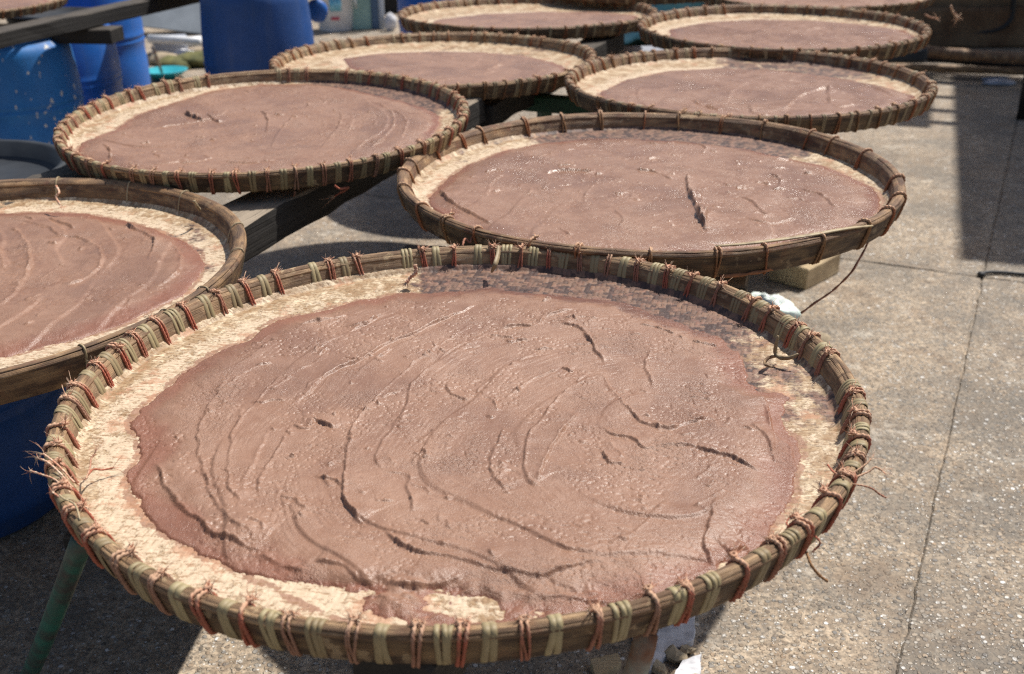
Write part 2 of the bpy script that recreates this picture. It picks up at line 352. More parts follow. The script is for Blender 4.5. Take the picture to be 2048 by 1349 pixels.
def mesh(name, V, F, mats, smooth=True, attrs=None, midx=None):
    V = np.asarray(V, dtype=np.float32); me = bpy.data.meshes.new(name)
    if isinstance(F, np.ndarray):
        k = F.shape[1]; nf = len(F)
        me.vertices.add(len(V)); me.vertices.foreach_set('co', V.ravel())
        me.loops.add(nf * k); me.loops.foreach_set('vertex_index', F.astype(np.int32).ravel())
        me.polygons.add(nf); me.polygons.foreach_set('loop_start', np.arange(0, nf * k, k, dtype=np.int32))
        me.update(calc_edges=True)
    else:
        me.from_pydata([tuple(v) for v in V], [], F)
    if smooth: me.polygons.foreach_set('use_smooth', np.ones(len(me.polygons), dtype=bool))
    for mt in (mats if isinstance(mats, (list, tuple)) else [mats]): me.materials.append(mt)
    if midx is not None: me.polygons.foreach_set('material_index', np.asarray(midx, dtype=np.int32))
    for k2, a in (attrs or {}).items():
        a = np.asarray(a, dtype=np.float32)
        if a.ndim == 1:
            at = me.attributes.new(k2, 'FLOAT', 'POINT'); at.data.foreach_set('value', a)
        else:
            at = me.attributes.new(k2, 'FLOAT_VECTOR', 'POINT'); at.data.foreach_set('vector', a.ravel())
    me.validate(); me.update()
    return me

def obj(name, me, parent=None, loc=(0, 0, 0), rot=(0, 0, 0)):
    o = bpy.data.objects.new(name, me); COL.objects.link(o)
    o.parent = parent; o.location = loc; o.rotation_euler = rot
    return o

def empty(name, loc, rot=(0, 0, 0)):
    o = bpy.data.objects.new(name, None); COL.objects.link(o)
    o.empty_display_size = 0.1; o.location = loc; o.rotation_euler = rot
    return o

class MB:
    """collects pieces of geometry that belong to one part"""
    def __init__(s): s.V = []; s.F = []; s.m = []; s.n = 0
    def add(s, V, F, mi=0):
        V = np.asarray(V, float); s.V.append(V)
        s.F += [tuple(int(i) + s.n for i in f) for f in F]; s.m += [mi] * len(F); s.n += len(V)
    def mesh(s, name, mats, smooth=True):
        return mesh(name, np.concatenate(s.V), s.F, mats, smooth, None, s.m)

def gridfaces(n, k, closed_n=False, closed_k=True):
    F = []
    for i in range(n if closed_n else n - 1):
        a = i * k; b = ((i + 1) % n) * k
        for j in range(k if closed_k else k - 1):
            j2 = (j + 1) % k
            F.append((a + j, a + j2, b + j2, b + j))
    return F

def sweep(P, r, sides=6, closed=False, lobes=0, twist=0.0, caps=True, up=None):
    """tube along P; lobes > 0 gives the section of a twisted cord"""
    P = np.asarray(P, float); n = len(P)
    T = (np.roll(P, -1, 0) - np.roll(P, 1, 0)) if closed else np.gradient(P, axis=0)
    T /= np.linalg.norm(T, axis=1)[:, None] + 1e-12
    ref = np.array(up if up is not None else (0.0, 0.0, 1.0))
    if up is None and abs(T[:, 2]).max() > 0.9: ref = np.array([0.31, 0.95, 0.1])
    A = np.cross(T, ref); A /= np.linalg.norm(A, axis=1)[:, None] + 1e-9
    B = np.cross(A, T)
    r = np.broadcast_to(np.asarray(r, float), (n,))
    th = np.linspace(0, 2 * np.pi, sides, endpoint=False)
    L = np.concatenate([[0], np.cumsum(np.linalg.norm(np.diff(P, axis=0), axis=1))])
    V = []
    for i in range(n):
        rr = r[i] * (1 + (0.34 * np.cos(lobes * (th - twist * L[i])) if lobes else 0))
        V.append(P[i] + (A[i][None] * np.cos(th)[:, None] + B[i][None] * np.sin(th)[:, None]) * np.reshape(rr, (-1, 1)))
    F = gridfaces(n, sides, closed)
    if caps and not closed:
        F.append(tuple(range(sides))[::-1]); F.append(tuple(range((n - 1) * sides, n * sides)))
    return np.concatenate(V), F

def smoothpath(P, n):
    """Catmull-Rom through the points"""
    P = np.asarray(P, float)
    Q = np.concatenate([[2 * P[0] - P[1]], P, [2 * P[-1] - P[-2]]])
    out = []; m_ = len(P) - 1
    for t in np.linspace(0, m_ - 1e-6, n):
        i = int(t); f = t - i; a, b, c, d = Q[i:i + 4]
        out.append(0.5 * (2 * b + (c - a) * f + (2 * a - 5 * b + 4 * c - d) * f * f + (3 * b - a - 3 * c + d) * f ** 3))
    return np.array(out)

def box(sx, sy, sz, bev=0.004, jit=0.0, nx=1, seed=0):
    """bevelled box centred on the origin, with nx cuts along x and uneven edges"""
    r_ = np.random.RandomState(seed)
    xs = np.linspace(-sx / 2, sx / 2, nx + 1)
    sec = []
    hy, hz = sy / 2, sz / 2
    for (a, b) in ((hy, -hz + bev), (hy, hz - bev), (hy - bev, hz), (-hy + bev, hz), (-hy, hz - bev), (-hy, -hz + bev), (-hy + bev, -hz), (hy - bev, -hz)):
        sec.append((a, b))
    sec = np.array(sec); V = []
    xl = [xs[0], xs[0] + bev] + list(xs[1:-1]) + [xs[-1] - bev, xs[-1]]
    for q, x in enumerate(xl):
        sc = 1.0
        s_ = sec.copy()
        if q in (0, len(xl) - 1): s_ = s_ * np.array([(hy - bev) / hy, (hz - bev) / hz])
        s_ = s_ + r_.randn(8, 2) * jit
        V.append(np.column_stack([np.full(8, x), s_]))
    F = gridfaces(len(xl), 8); n = len(xl)
    F.append(tuple(range(8))[::-1]); F.append(tuple(range((n - 1) * 8, n * 8)))
    return np.concatenate(V), F

def xf(V, loc=(0, 0, 0), rz=0.0, ry=0.0, rx=0.0):
    mt = Matrix.Rotation(rz, 3, 'Z') @ Matrix.Rotation(ry, 3, 'Y') @ Matrix.Rotation(rx, 3, 'X')
    return np.asarray(V) @ np.array(mt).T + np.asarray(loc)

def beam(name, p0, p1, w, h, mt, parent=None, nx=10, jit=0.0012, seed=0, bev=0.004):
    """a beam whose top centre line runs from p0 to p1"""
    p0 = np.array(p0, float); p1 = np.array(p1, float); d = p1 - p0; L = np.linalg.norm(d)
    V, F = box(L, w, h, bev, jit, nx, seed)
    V = V - np.array([0, 0, h / 2])
    o = obj(name, mesh(name, V, F, mt, False), parent, tuple((p0 + p1) / 2), (0, -math.asin(d[2] / L), math.atan2(d[1], d[0])))
    return o

def lathe(prof, n=48):
    prof = np.array(prof, float); th = np.linspace(0, 2 * np.pi, n, endpoint=False)
    V = np.concatenate([np.column_stack([r * np.cos(th), r * np.sin(th), np.full(n, z)]) for r, z in prof])
    F = gridfaces(len(prof), n)
    F = [f[::-1] for f in F]
    return V, F

# ================================================================== THE GROUND
gx, gy = -0.362, 0.932                       # direction of the slab joints (from the photo)
j_a = un(1965, 555, 0)[:2]; j_b = un(1790, 1349, 0)[:2]; j_c = un(1740, 515, 0)[:2]
ju = (j_a - j_b) / np.linalg.norm(j_a - j_b)            # along the long joint
jw = np.array([ju[1], -ju[0]])                          # to its right
base = obj('ground', mesh('ground', [(-60, -60, -0.007), (60, -60, -0.007), (60, 60, -0.007), (-60, 60, -0.007)], [(0, 1, 2, 3)], M['ground'], False))
tag(base, kind='structure')
def slab(u0, u1, w0, w1, tone, seed, du=0.25):
    """slab between joints; u runs along the joint from its crossing j_a, w to the right"""
    r_ = np.random.RandomState(seed); g = 0.0026
    pts = []
    def edge(a, b):
        n = max(2, int(np.linalg.norm(np.array(b) - np.array(a)) / 0.02)); n = min(n, 300)
        return [np.array(a) * (1 - t) + np.array(b) * t for t in np.linspace(0, 1, n, endpoint=False)]
    cs = [(u0 + g, w0 + g), (u1 - g, w0 + g), (u1 - g, w1 - g), (u0 + g, w1 - g)]
    for k in range(4): pts += edge(cs[k], cs[(k + 1) % 4])
    pts = np.array(pts)
    nn = np.column_stack([fbm(pts[:, 0] * 9 + seed, pts[:, 1] * 9, 1, 5, 0.7), fbm(pts[:, 0] * 9, pts[:, 1] * 9 + seed, 2, 5, 0.7)]) * 0.008
    pts = pts + nn
    cen = pts.mean(0)
    P2 = j_a + pts[:, :1] * ju + pts[:, 1:] * jw
    inner = pts + (cen - pts) / np.linalg.norm(cen - pts, axis=1)[:, None] * 0.004
    Pi = j_a + inner[:, :1] * ju + inner[:, 1:] * jw
    n = len(pts)
    V = np.concatenate([np.column_stack([P2, np.full(n, -0.025)]), np.column_stack([P2, np.full(n, -0.004)]), np.column_stack([Pi, np.zeros(n)])])
    F = [(i, n + i, n + (i + 1) % n, (i + 1) % n) for i in range(n)] + [(n + i, 2 * n + i, 2 * n + (i + 1) % n, n + (i + 1) % n) for i in range(n)]
    F.append(tuple(range(2 * n, 3 * n))[::-1])
    F = [f[::-1] for f in F]
    o = obj('concrete_slab', mesh('concrete_slab', V, F, M['ground'], False, {'tone': np.full(3 * n, tone)}), base)
    return o
cw = float((j_c - j_a) @ ju)
slab(-3.6, 0.0, -3.2, 0.0, 0.0, 1)
slab(0.0, 3.4, -3.2, 0.0, 0.1, 2)
slab(3.4, 7.0, -3.2, 0.0, 0.0, 3)
slab(7.0, 14.0, -3.2, 0.0, 0.15, 9)
slab(-3.6, 0.0, 0.0, 3.2, 0.45, 4)
slab(0.0, 3.4, 0.0, 3.2, 0.35, 5)
slab(3.4, 7.0, 0.0, 3.2, 0.2, 6)
slab(7.0, 14.0, 0.0, 3.2, 0.1, 10)
slab(-3.6, 1.5, -6.4, -3.2, 0.05, 7)
slab(1.5, 6.5, -6.4, -3.2, 0.0, 8)
slab(6.5, 14.0, -6.4, -3.2, 0.0, 11)
slab(-3.6, 14.0, 3.2, 9.0, 0.1, 12)
slab(-3.6, 14.0, -14.0, -6.4, 0.1, 13)

# ================================================================== TRAYS
RC = 0.4805                                    # centre radius of the rim
LEAN = 0.30                                    # the rim leans outwards
def wobble(th, s):                             # trays are never quite round or flat
    return 0.0042 * fbm(np.cos(th) * 1.2 + s * 2.3, np.sin(th) * 1.2 + s * 1.1, s % 6, 2), 0.0032 * fbm(np.cos(th) * 1.4 + s, np.sin(th) * 1.4 + s * 3.1, (s + 3) % 6, 2)
def ring(prof, nseg, seed=0, amp=0.0006, radial_wob=0.0008, tseed=0):
    """closed hoop of the given (r, z) section, uneven along its length"""
    prof = np.array(prof, float); k = len(prof)
    prof[:, 0] += LEAN * prof[:, 1] + RC
    th = np.linspace(0, 2 * np.pi, nseg, endpoint=False); tw, tz = wobble(th, tseed)
    wr = radial_wob * fbm(np.cos(th) * 3 + seed, np.sin(th) * 3 + seed * 1.7, seed % 5, 3)
    wz = radial_wob * fbm(np.cos(th) * 4 + seed * 2.1, np.sin(th) * 4 + seed, (seed + 2) % 5, 3)
    wr = wr + tw; wz = wz + tz
    v = np.concatenate([[0], np.cumsum(np.linalg.norm(np.diff(prof, axis=0), axis=1))])
    TH, J = np.meshgrid(th, np.arange(k), indexing='ij')
    n = amp * fbm(TH * 25, J * 1.3 + seed, (seed + 1) % 6, 3)
    cen = prof.mean(0); dirs = prof - cen; dirs /= np.linalg.norm(dirs, axis=1)[:, None] + 1e-9
    Rr = prof[None, :, 0] + wr[:, None] + n * dirs[None, :, 0]
    Zz = prof[None, :, 1] + wz[:, None] + n * dirs[None, :, 1]
    V = np.stack([Rr * np.cos(TH), Rr * np.sin(TH), Zz], -1).reshape(-1, 3)
    uv = np.stack([TH * RC, np.broadcast_to(v[None], TH.shape), np.zeros_like(TH)], -1).reshape(-1, 3)
    idx = np.arange(nseg * k).reshape(nseg, k)
    a = idx; b = np.roll(idx, -1, 0)
    F = np.stack([a, b, np.roll(b, -1, 1), np.roll(a, -1, 1)], -1).reshape(-1, 4)
    return V, F, uv

def rrect(r0, r1, z0, z1, c, n=3):
    P = []
    for cx, cz, a0 in ((r1 - c, z0 + c, -90), (r1 - c, z1 - c, 0), (r0 + c, z1 - c, 90), (r0 + c, z0 + c, 180)):
        for q in range(n + 1):
            a = R(a0 + 90 * q / n); P.append((cx + c * math.cos(a), cz + c * math.sin(a)))
    # extra points on the two tall faces
    return P

def wrap_path(n, grow=0.0, jit=0.0, seed=0):
    """path of a binding round the rim section: x radial from RC, z up"""
    r_ = np.random.RandomState(seed); P = []
    for t in np.linspace(0, 2 * np.pi, n, endpoint=False):
        c, s_ = math.cos(t), math.sin(t)
        e = 2.8 if s_ > 0 else 5.0
        t_ = math.atan2(s_ * 1.9, c); c, s_ = math.cos(t_), math.sin(t_)
        a, b = 0.0082 + grow, (0.0183 if s_ > 0 else 0.0172) + grow
        rr = (abs(c / a) ** e + abs(s_ / b) ** e) ** (-1 / e)
        rr += r_.randn() * jit
        P.append((rr * c + LEAN * rr * s_, rr * s_))
    return np.array(P)

def fibres(mb, base_p, n, L, rad, dirv, spread, seed, mi=1, droop=0.0):
    r_ = np.random.RandomState(seed)
    for _ in range(n):
        d = np.array(dirv, float) + r_.randn(3) * spread; d /= np.linalg.norm(d)
        l = L * r_.uniform(0.5, 1.2); k = r_.randn(3) * 0.35
        P = [np.array(base_p) + d * l * t + k * l * t * t + np.array([0, 0, -droop * l * t * t]) for t in np.linspace(0, 1, 5)]
        V, F = sweep(P, rad * np.array([1, 1, 0.9, 0.7, 0.3]), 3)
        mb.add(V, F, mi)

def cord_mesh(seed, loops=2, rad=0.0017, fray=True, slant=0.0040, mats=None, nfib=26):
    r_ = np.random.RandomState(seed); mb = MB()
    for q in range(loops):
        off = (q - (loops - 1) / 2) * rad * 2.5 + r_.uniform(-1, 1) * 0.0007
        W = wrap_path(64, rad * 0.75, 0.00012, seed + q); t = np.linspace(0, 2 * np.pi, 64, endpoint=False)
        sl = slant * r_.uniform(-1, 1); ph = r_.uniform(0, 6)
        ty = off + sl * np.sin(t) + 0.0008 * np.sin(2 * t + ph)
        P = np.column_stack([W[:, 0], ty, W[:, 1]])
        V, F = sweep(P, rad, 9, True, 2, 760.0, up=(0, 1, 0)); mb.add(V, F, 0)
    if fray:
        kx = r_.uniform(-0.006, 0.008); kz = 0.0190                   # where the knot sits on the top
        V, F = sweep(smoothpath([(kx - .003, -.003, kz), (kx, .003, kz + .002), (kx + .003, -.001, kz + .001), (kx, -.003, kz + .002)], 10), rad * 0.9, 6); mb.add(V, F, 0)
        for s_ in (-1, 1):
            fibres(mb, (kx, s_ * 0.002, kz), nfib // 2 + 2, r_.uniform(0.006, 0.012), 0.00042, (r_.uniform(-.6, .6), s_ * 0.6, 0.45), 0.6, seed * 7 + s_ + 5, 1)
    return mb.mesh('cord_binding', mats or [M['cord'], M['fray']])

def rattan_mesh(seed, strips=2, w=0.0048, mt=None, slant=0.002):
    r_ = np.random.RandomState(seed); mb = MB(); n = 30
    for q in range(strips):
        off = (q - (strips - 1) / 2) * w * 1.04 + r_.uniform(-1, 1) * 0.0004
        lift = r_.uniform(0, 0.0004)
        t = np.linspace(0, 2 * np.pi, n, endpoint=False); sl = slant * r_.uniform(-1, 1)
        V = []
        for dx, g in ((-0.5, -0.0002), (-0.42, 0.0006), (0, 0.0008), (0.42, 0.0006), (0.5, -0.0002)):
            W = wrap_path(n, g + lift, 0, seed)
            V.append(np.column_stack([W[:, 0], off + dx * w + sl * np.sin(t + q), W[:, 1]]))
        V = np.stack(V, 1).reshape(-1, 3)
        F = [f[::-1] for f in gridfaces(n, 5, True, False)]
        mb.add(V, F, 0)
    return mb.mesh('rattan_binding', mt or M['rattan'])

CORD = [cord_mesh(s, 2 if s % 3 else 3, 0.0017 if s % 3 else 0.0013) for s in range(9)]
CORD_B = [cord_mesh(30 + s, 2, 0.0016, s % 2 == 0, 0.004, [M['cord_brown'], M['fray']], 7) for s in range(4)]
CORD_R = [cord_mesh(40 + s, 1, 0.0017, s % 2 == 0, 0.004, [M['cord_brown'], M['fray']], 7) for s in range(3)]
RAT = [rattan_mesh(s, 2 + (s % 2), 0.0072 if s % 2 == 0 else 0.0052) for s in range(9)]
RAT_B = [rattan_mesh(60 + s, 2 + s % 2, 0.0045, M['rattan_brown']) for s in range(4)]
RAT_P = [rattan_mesh(70 + s, 1, 0.0032, M['rattan_pale'], 0.003) for s in range(4)]

def hoops(t, seed, mt, nseg, style, hs=1.0):
    """the split bamboo rim: tall outer and inner hoops with strips laid on top"""
    def part(name, prof, sd, amp=0.0005, wob=0.0009):
        V, F, uv = ring(np.array(prof) * hs, nseg, sd, amp, wob, seed)
        obj(name, mesh(name, V, F, M['bamboo_skin'] if name == 'outer_hoop' and seed != 4 else mt, True, {'suv': uv}), t)
    part('outer_hoop', rrect(0.0028, 0.0078, -0.0166, 0.0122, 0.0022), seed)
    part('inner_hoop', rrect(-0.0078, -0.0028, -0.0150, 0.0122, 0.0022), seed + 1)
    part('rim_core', rrect(-0.0029, 0.0029, -0.0140, 0.0138, 0.002), seed + 2)
    if style == 'strips':
        tops = ((-0.0058, 0.0128, 0.0030, 50), (-0.0030, 0.0156, 0.0028, 24), (0.0002, 0.0165, 0.0030, -2), (0.0034, 0.0154, 0.0028, -26), (0.0060, 0.0126, 0.0030, -52))
    else:
        tops = ((-0.0050, 0.0136, 0.0040, 46), (0.0000, 0.0160, 0.0046, 4), (0.0052, 0.0134, 0.0040, -46))
    for q, (r0, zc, hw, ang) in enumerate(tops):
        P = []
        ca, sa = math.cos(R(ang)), math.sin(R(ang))
        for px, pz in ((-1, -.1), (-.8, .55), (-.35, .9), (.35, .9), (.8, .55), (1, -.1), (.6, -.7), (-.6, -.7)):
            x, z = px * hw, pz * 0.0017
            P.append((r0 + x * ca + z * -sa, zc + x * sa * -1 + z * ca) if False else (r0 + x * ca - z * sa, zc + x * sa + z * ca))
        part('rim_strip', P, seed + 3 + q, 0.0004, 0.0009)

# ---- traced outlines and trowel ridges (photo pixels), laid on the plane of each tray
class Tray: pass
def mat_z(r): return -0.0118 - 0.0050 * np.clip(1 - (r / 0.45) ** 2, 0, 1)

def poly_sd(X, Y, P):
    """signed distance to a closed polygon, inside positive"""
    d2 = np.full(X.shape, 9.0); ins = np.zeros(X.shape, bool); n = len(P)
    for i in range(n):
        ax, ay = P[i]; bx, by = P[(i + 1) % n]; ex, ey = bx - ax, by - ay
        wx, wy = X - ax, Y - ay
        t = np.clip((wx * ex + wy * ey) / (ex * ex + ey * ey + 1e-12), 0, 1)
        d2 = np.minimum(d2, (wx - ex * t) ** 2 + (wy - ey * t) ** 2)
        c = ((ay > Y) != (by > Y)) & (X < (bx - ax) * (Y - ay) / (by - ay + 1e-15) + ax)
        ins ^= c
    d = np.sqrt(d2); return np.where(ins, d, -d)

SUN2 = np.array([0.774, 0.633])
def add_ridge(Hh, X, Y, P, amp, lam, flip, seed, crumb):
    """one edge of a trowel stroke: steep on one side, feathered on the other, crumbly along the lip"""
    P = smoothpath(P, max(8, len(P) * 5))
    pad = lam * 3.2
    mk = (X > P[:, 0].min() - pad) & (X < P[:, 0].max() + pad) & (Y > P[:, 1].min() - pad) & (Y < P[:, 1].max() + pad)
    if not mk.any(): return
    x = X[mk]; y = Y[mk]
    x, y = x + 0.0014 * fbm(x * 150, y * 150, 3, 4, 0.6) + 0.0035 * fbm(x * 38, y * 38, 6, 2), y + 0.0014 * fbm(x * 150 + 7, y * 150, 4, 4, 0.6) + 0.0035 * fbm(x * 38 + 5, y * 38, 7, 2)
    best = np.full(x.shape, 9.0); sgn = np.zeros(x.shape); tt = np.zeros(x.shape); n = len(P) - 1
    for i in range(n):
        ax, ay = P[i]; ex, ey = P[i + 1] - P[i]; wx, wy = x - ax, y - ay
        t = np.clip((wx * ex + wy * ey) / (ex * ex + ey * ey + 1e-12), 0, 1)
        d = (wx - ex * t) ** 2 + (wy - ey * t) ** 2
        c = ex * wy - ey * wx
        u = d < best; best = np.where(u, d, best); sgn = np.where(u, np.sign(c), sgn); tt = np.where(u, (i + t) / n, tt)
    d = np.sqrt(best)
    tot = P[-1] - P[0]; s0 = np.sign(tot[0] * SUN2[1] - tot[1] * SUN2[0])      # sun side is the high side
    if flip: s0 = -s0
    sd_ = d * sgn * s0
    taper = sst(0, 0.12, tt) * sst(0, 0.12, 1 - tt) * (0.55 + 0.45 * np.clip(vn(tt * 9 + seed, x * 0 + seed, 2) * 1.4, 0, 1))
    endf = np.exp(-(np.maximum(d - 0.02, 0) / 0.03) ** 2)
    wd = 0.8 + 1.8 * vn(x * 22 + seed, y * 22, 9); step = sst(-0.0013 * wd, 0.0008 * wd, sd_)
    amp = amp * (0.65 + 0.75 * np.clip(fbm(x * 26 + seed, y * 26, 8, 3) * 1.3 + 0.4, 0, 1))
    h = amp * taper * endf * (step * np.exp(-np.maximum(sd_, 0) / lam) - 0.08 * (1 - step) * np.exp(-np.abs(sd_) / 0.0022))
    lipn = np.clip(fbm(x * 210, y * 210, 5, 3) * 1.2 + 0.25, 0, 1)
    h = h + amp * (0.25 + 0.5 * lipn) * taper * np.exp(-((sd_ - 0.0018) / 0.0019) ** 2) * crumb
    Hh[mk] += h

def build_paste(tr):
    g = tr.grid; rmax = 0.462
    xs = np.arange(-rmax, rmax + g, g); X, Y = np.meshgrid(xs, xs, indexing='ij'); r = np.hypot(X, Y)
    P = tr.outline
    sdist = poly_sd(X, Y, P)
    s = tr.seed
    nedge = fbm(X * 34, Y * 34, s, 5, 0.6)
    sdn = sdist + nedge * tr.edge_n
    base_h = mat_z(r)
    body = 0.0070 * sst(0.0, 0.060, sdn) + tr.lip * sst(0.0, 0.0045, sdn)
    und = 0.0030 * fbm(X * 6, Y * 6, s + 1, 3) + 0.0004 * fbm(X * 22, Y * 22, s + 2, 3)
    # terraces left by the curved trowel strokes
    cx, cy = tr.swirl
    wx = X + 0.055 * fbm(X * 4, Y * 4, s + 3, 2); wy = Y + 0.055 * fbm(X * 5 + 9, Y * 5, s + 4, 2)
    q = np.hypot(wx - cx, wy - cy) * tr.freq; fr = q - np.floor(q)
    tmask = sst(0.42, 0.70, vn(X * 7 + s, Y * 6, s + 5))
    terr = 0.0030 * tmask * (fr ** 1.6 * (1 - sst(0.93, 1.0, fr)) - 0.3)
    fine = (0.00006 + 0.00045 * sst(0.5, 0.7, vn(X * 12 + 3, Y * 12, s + 8))) * fbm(q * 30, np.arctan2(wy - cy, wx - cx) * 9, s + 6, 3)
    cm = sst(0.56, 0.76, vn(X * 13, Y * 13, s + 6)) * sst(0.4, 0.7, vn(X * 30, Y * 30, s + 7) + 0.2)
    crm = np.abs(fbm(X * 95, Y * 95, s + 7, 4, 0.6))
    rough = -0.0014 * cm * crm ** 1.3 + 0.0004 * cm * fbm(X * 260, Y * 260, s + 4, 2, 0.6) + 0.00020 * fbm(X * 150, Y * 150, s + 8, 4, 0.65) - 0.0010 * sst(0.70, 0.80, vn(X * 300, Y * 300, s + 9)) * sst(0.45, 0.6, vn(X * 20, Y * 20, s + 1))
    H2 = np.zeros_like(X)
    for k, (pts, amp, lam, flip) in enumerate(tr.ridges):
        add_ridge(H2, X, Y, pts, amp, lam, flip, s + k * 1.7, 1.0)
    # scattered tears and crumbs
    rr = np.random.RandomState(s * 11 + 3)
    for _ in range(tr.ntears):
        a = rr.uniform(0, 6.28); q2 = 0.36 * math.sqrt(rr.rand()); x0, y0 = q2 * math.cos(a), q2 * math.sin(a)
        dirn = math.atan2(y0 - cy, x0 - cx) + 1.57 + rr.randn() * 0.5; L = 0.003 + 0.020 * rr.rand() ** 2.5
        px = [np.array([x0 + math.cos(dirn) * L * t, y0 + math.sin(dirn) * L * t]) + rr.randn(2) * L * 0.16 for t in np.linspace(-1, 1, 4)]
        add_ridge(H2, X, Y, np.array(px), rr.uniform(0.0012, 0.0028), 0.007, rr.rand() < 0.25, s + 3, 1.3)
    inm = sst(0.006, 0.03, sdn)
    Hh = base_h - 0.004 * sst(0, -0.004, sdn) + np.where(sdn > 0, body, 0) + (und * inm + (terr + fine + rough + H2) * sst(0.0, 0.012, sdn)) * (sdn > 0)
    if tr.patch is not None:          # thin ragged zone where the mat shows through
        pcx, pcy, pr = tr.patch
        w = np.exp(-(((X - pcx) / pr[0]) ** 2 + ((Y - pcy) / pr[1]) ** 2) ** 2)
        Hh = Hh - w * (0.0102 + 0.012 * fbm(X * 26, Y * 34, s + 2, 3, 0.55)) * 1.0 * sst(0, 0.002, sdn)
        Hh = np.maximum(Hh, base_h - 0.004)
    keep = sdist > -0.012
    idx = -np.ones(X.shape, int); kv = keep & (r < rmax); idx[kv] = np.arange(kv.sum())
    a, b, c, d = idx[:-1, :-1], idx[1:, :-1], idx[1:, 1:], idx[:-1, 1:]
    ok = (a >= 0) & (b >= 0) & (c >= 0) & (d >= 0)
    F = np.stack([a[ok], b[ok], c[ok], d[ok]], -1)
    V = np.stack([X[kv], Y[kv], Hh[kv]], -1)
    thk = np.clip((Hh - base_h)[kv], 0, 1)
    thin = 1 - sst(0.0015, tr.thin_to, thk + 0.0016 * fbm(X[kv] * 30, Y[kv] * 30, 3, 4))
    if tr.rim_thin: thin = np.maximum(thin, 0.85 * (1 - sst(0.01, tr.rim_thin, sdn[kv] + 0.02 * fbm(X[kv] * 16, Y[kv] * 16, 6, 3))))
    damp = tr.stain(np.arctan2(Y[kv], X[kv]), r[kv]) * sst(0.09, 0.0, sdist[kv]) if False else tr.stain(np.arctan2(Y[kv], X[kv]), r[kv]) * (1 - sst(0.0, 0.09, sdist[kv])) * 0.8
    me = mesh('shrimp_paste', V, F, M['paste_wet' if tr.seed in (2, 6, 8) else 'paste'], True, {'thin': thin, 'crumb': cm[kv], 'damp': damp})
    return me

def build_mat(tr):
    fine = tr.weave
    nth, nr = tr.matres; r0 = 0.02 if not fine else tr.mat_r0
    rs = np.concatenate([[0.001, 0.1, 0.2], np.linspace(0.27, 0.4705, nr)]) if fine else np.linspace(0.001, 0.4705, nr)
    th = np.linspace(0, 2 * np.pi, nth, endpoint=False)
    RR, TT = np.meshgrid(rs, th, indexing='ij'); X = RR * np.cos(TT); Y = RR * np.sin(TT)
    z = mat_z(RR); s = tr.seed
    a = 0.35 + tr.seed; U = X * math.cos(a) + Y * math.sin(a); Vv = -X * math.sin(a) + Y * math.cos(a)
    w = 0.0078
    i = np.floor(U / w).astype(int); j = np.floor(Vv / w).astype(int); fu = U / w - i; fv = Vv / w - j
    sg = np.where((i // 6) % 2 == 0, 1, -1)
    over = ((i + sg * j) % 4) < 2
    prof_u = 1 - (2 * fu - 1) ** 4; prof_v = 1 - (2 * fv - 1) ** 4
    hgt = np.where(over, prof_u, prof_v)
    strip = np.where(over, _T[1][i % 256, (j // 3) % 256], _T[2][j % 256, (i // 3) % 256])
    if fine: z = z + 0.0011 * (hgt - 0.5) + 0.0005 * strip
    crust = np.clip(fbm(X * 38, Y * 38, s + 1, 4, 0.55) * 1.5 - 0.1, 0, 1); gapa = 1 - sst(0.10, 0.45, hgt)
    z = z + 0.0009 * fbm(X * 30, Y * 30, s, 3) + 0.0006 * crust
    z = z + 0.008 * sst(0.461, 0.4705, RR)
    P = tr.outline; sdist = poly_sd(X, Y, P)
    res = (1 - sst(0.020, 0.085, -sdist)) * (0.6 + 0.4 * tr.pale(TT))
    stain = tr.stain(TT, RR) * np.ones_like(X)
    V = np.stack([X, Y, z], -1).reshape(-1, 3)
    idx = np.arange(X.size).reshape(X.shape)
    aa = idx[:-1]; bb = idx[1:]
    F = np.stack([aa, bb, np.roll(bb, -1, 1), np.roll(aa, -1, 1)], -1).reshape(-1, 4)
    return mesh('woven_mat', V, F, M['matt'], True, {'strip': strip.ravel(), 'gap': (gapa if fine else gapa * 0.3).ravel(), 'residue': res.ravel(), 'smear': ((1 - sst(0.0, 0.024, -sdist)) * (1 - 0.75 * sst(0.0, 0.008, sdist))).ravel(), 'stain': stain.ravel()})

def wrapdeg(a): return (a + 180) % 360 - 180
def lobe(TT, c, w):
    d = np.abs(wrapdeg(np.degrees(TT) - c)); return 1 - sst(w * 0.5, w, d)

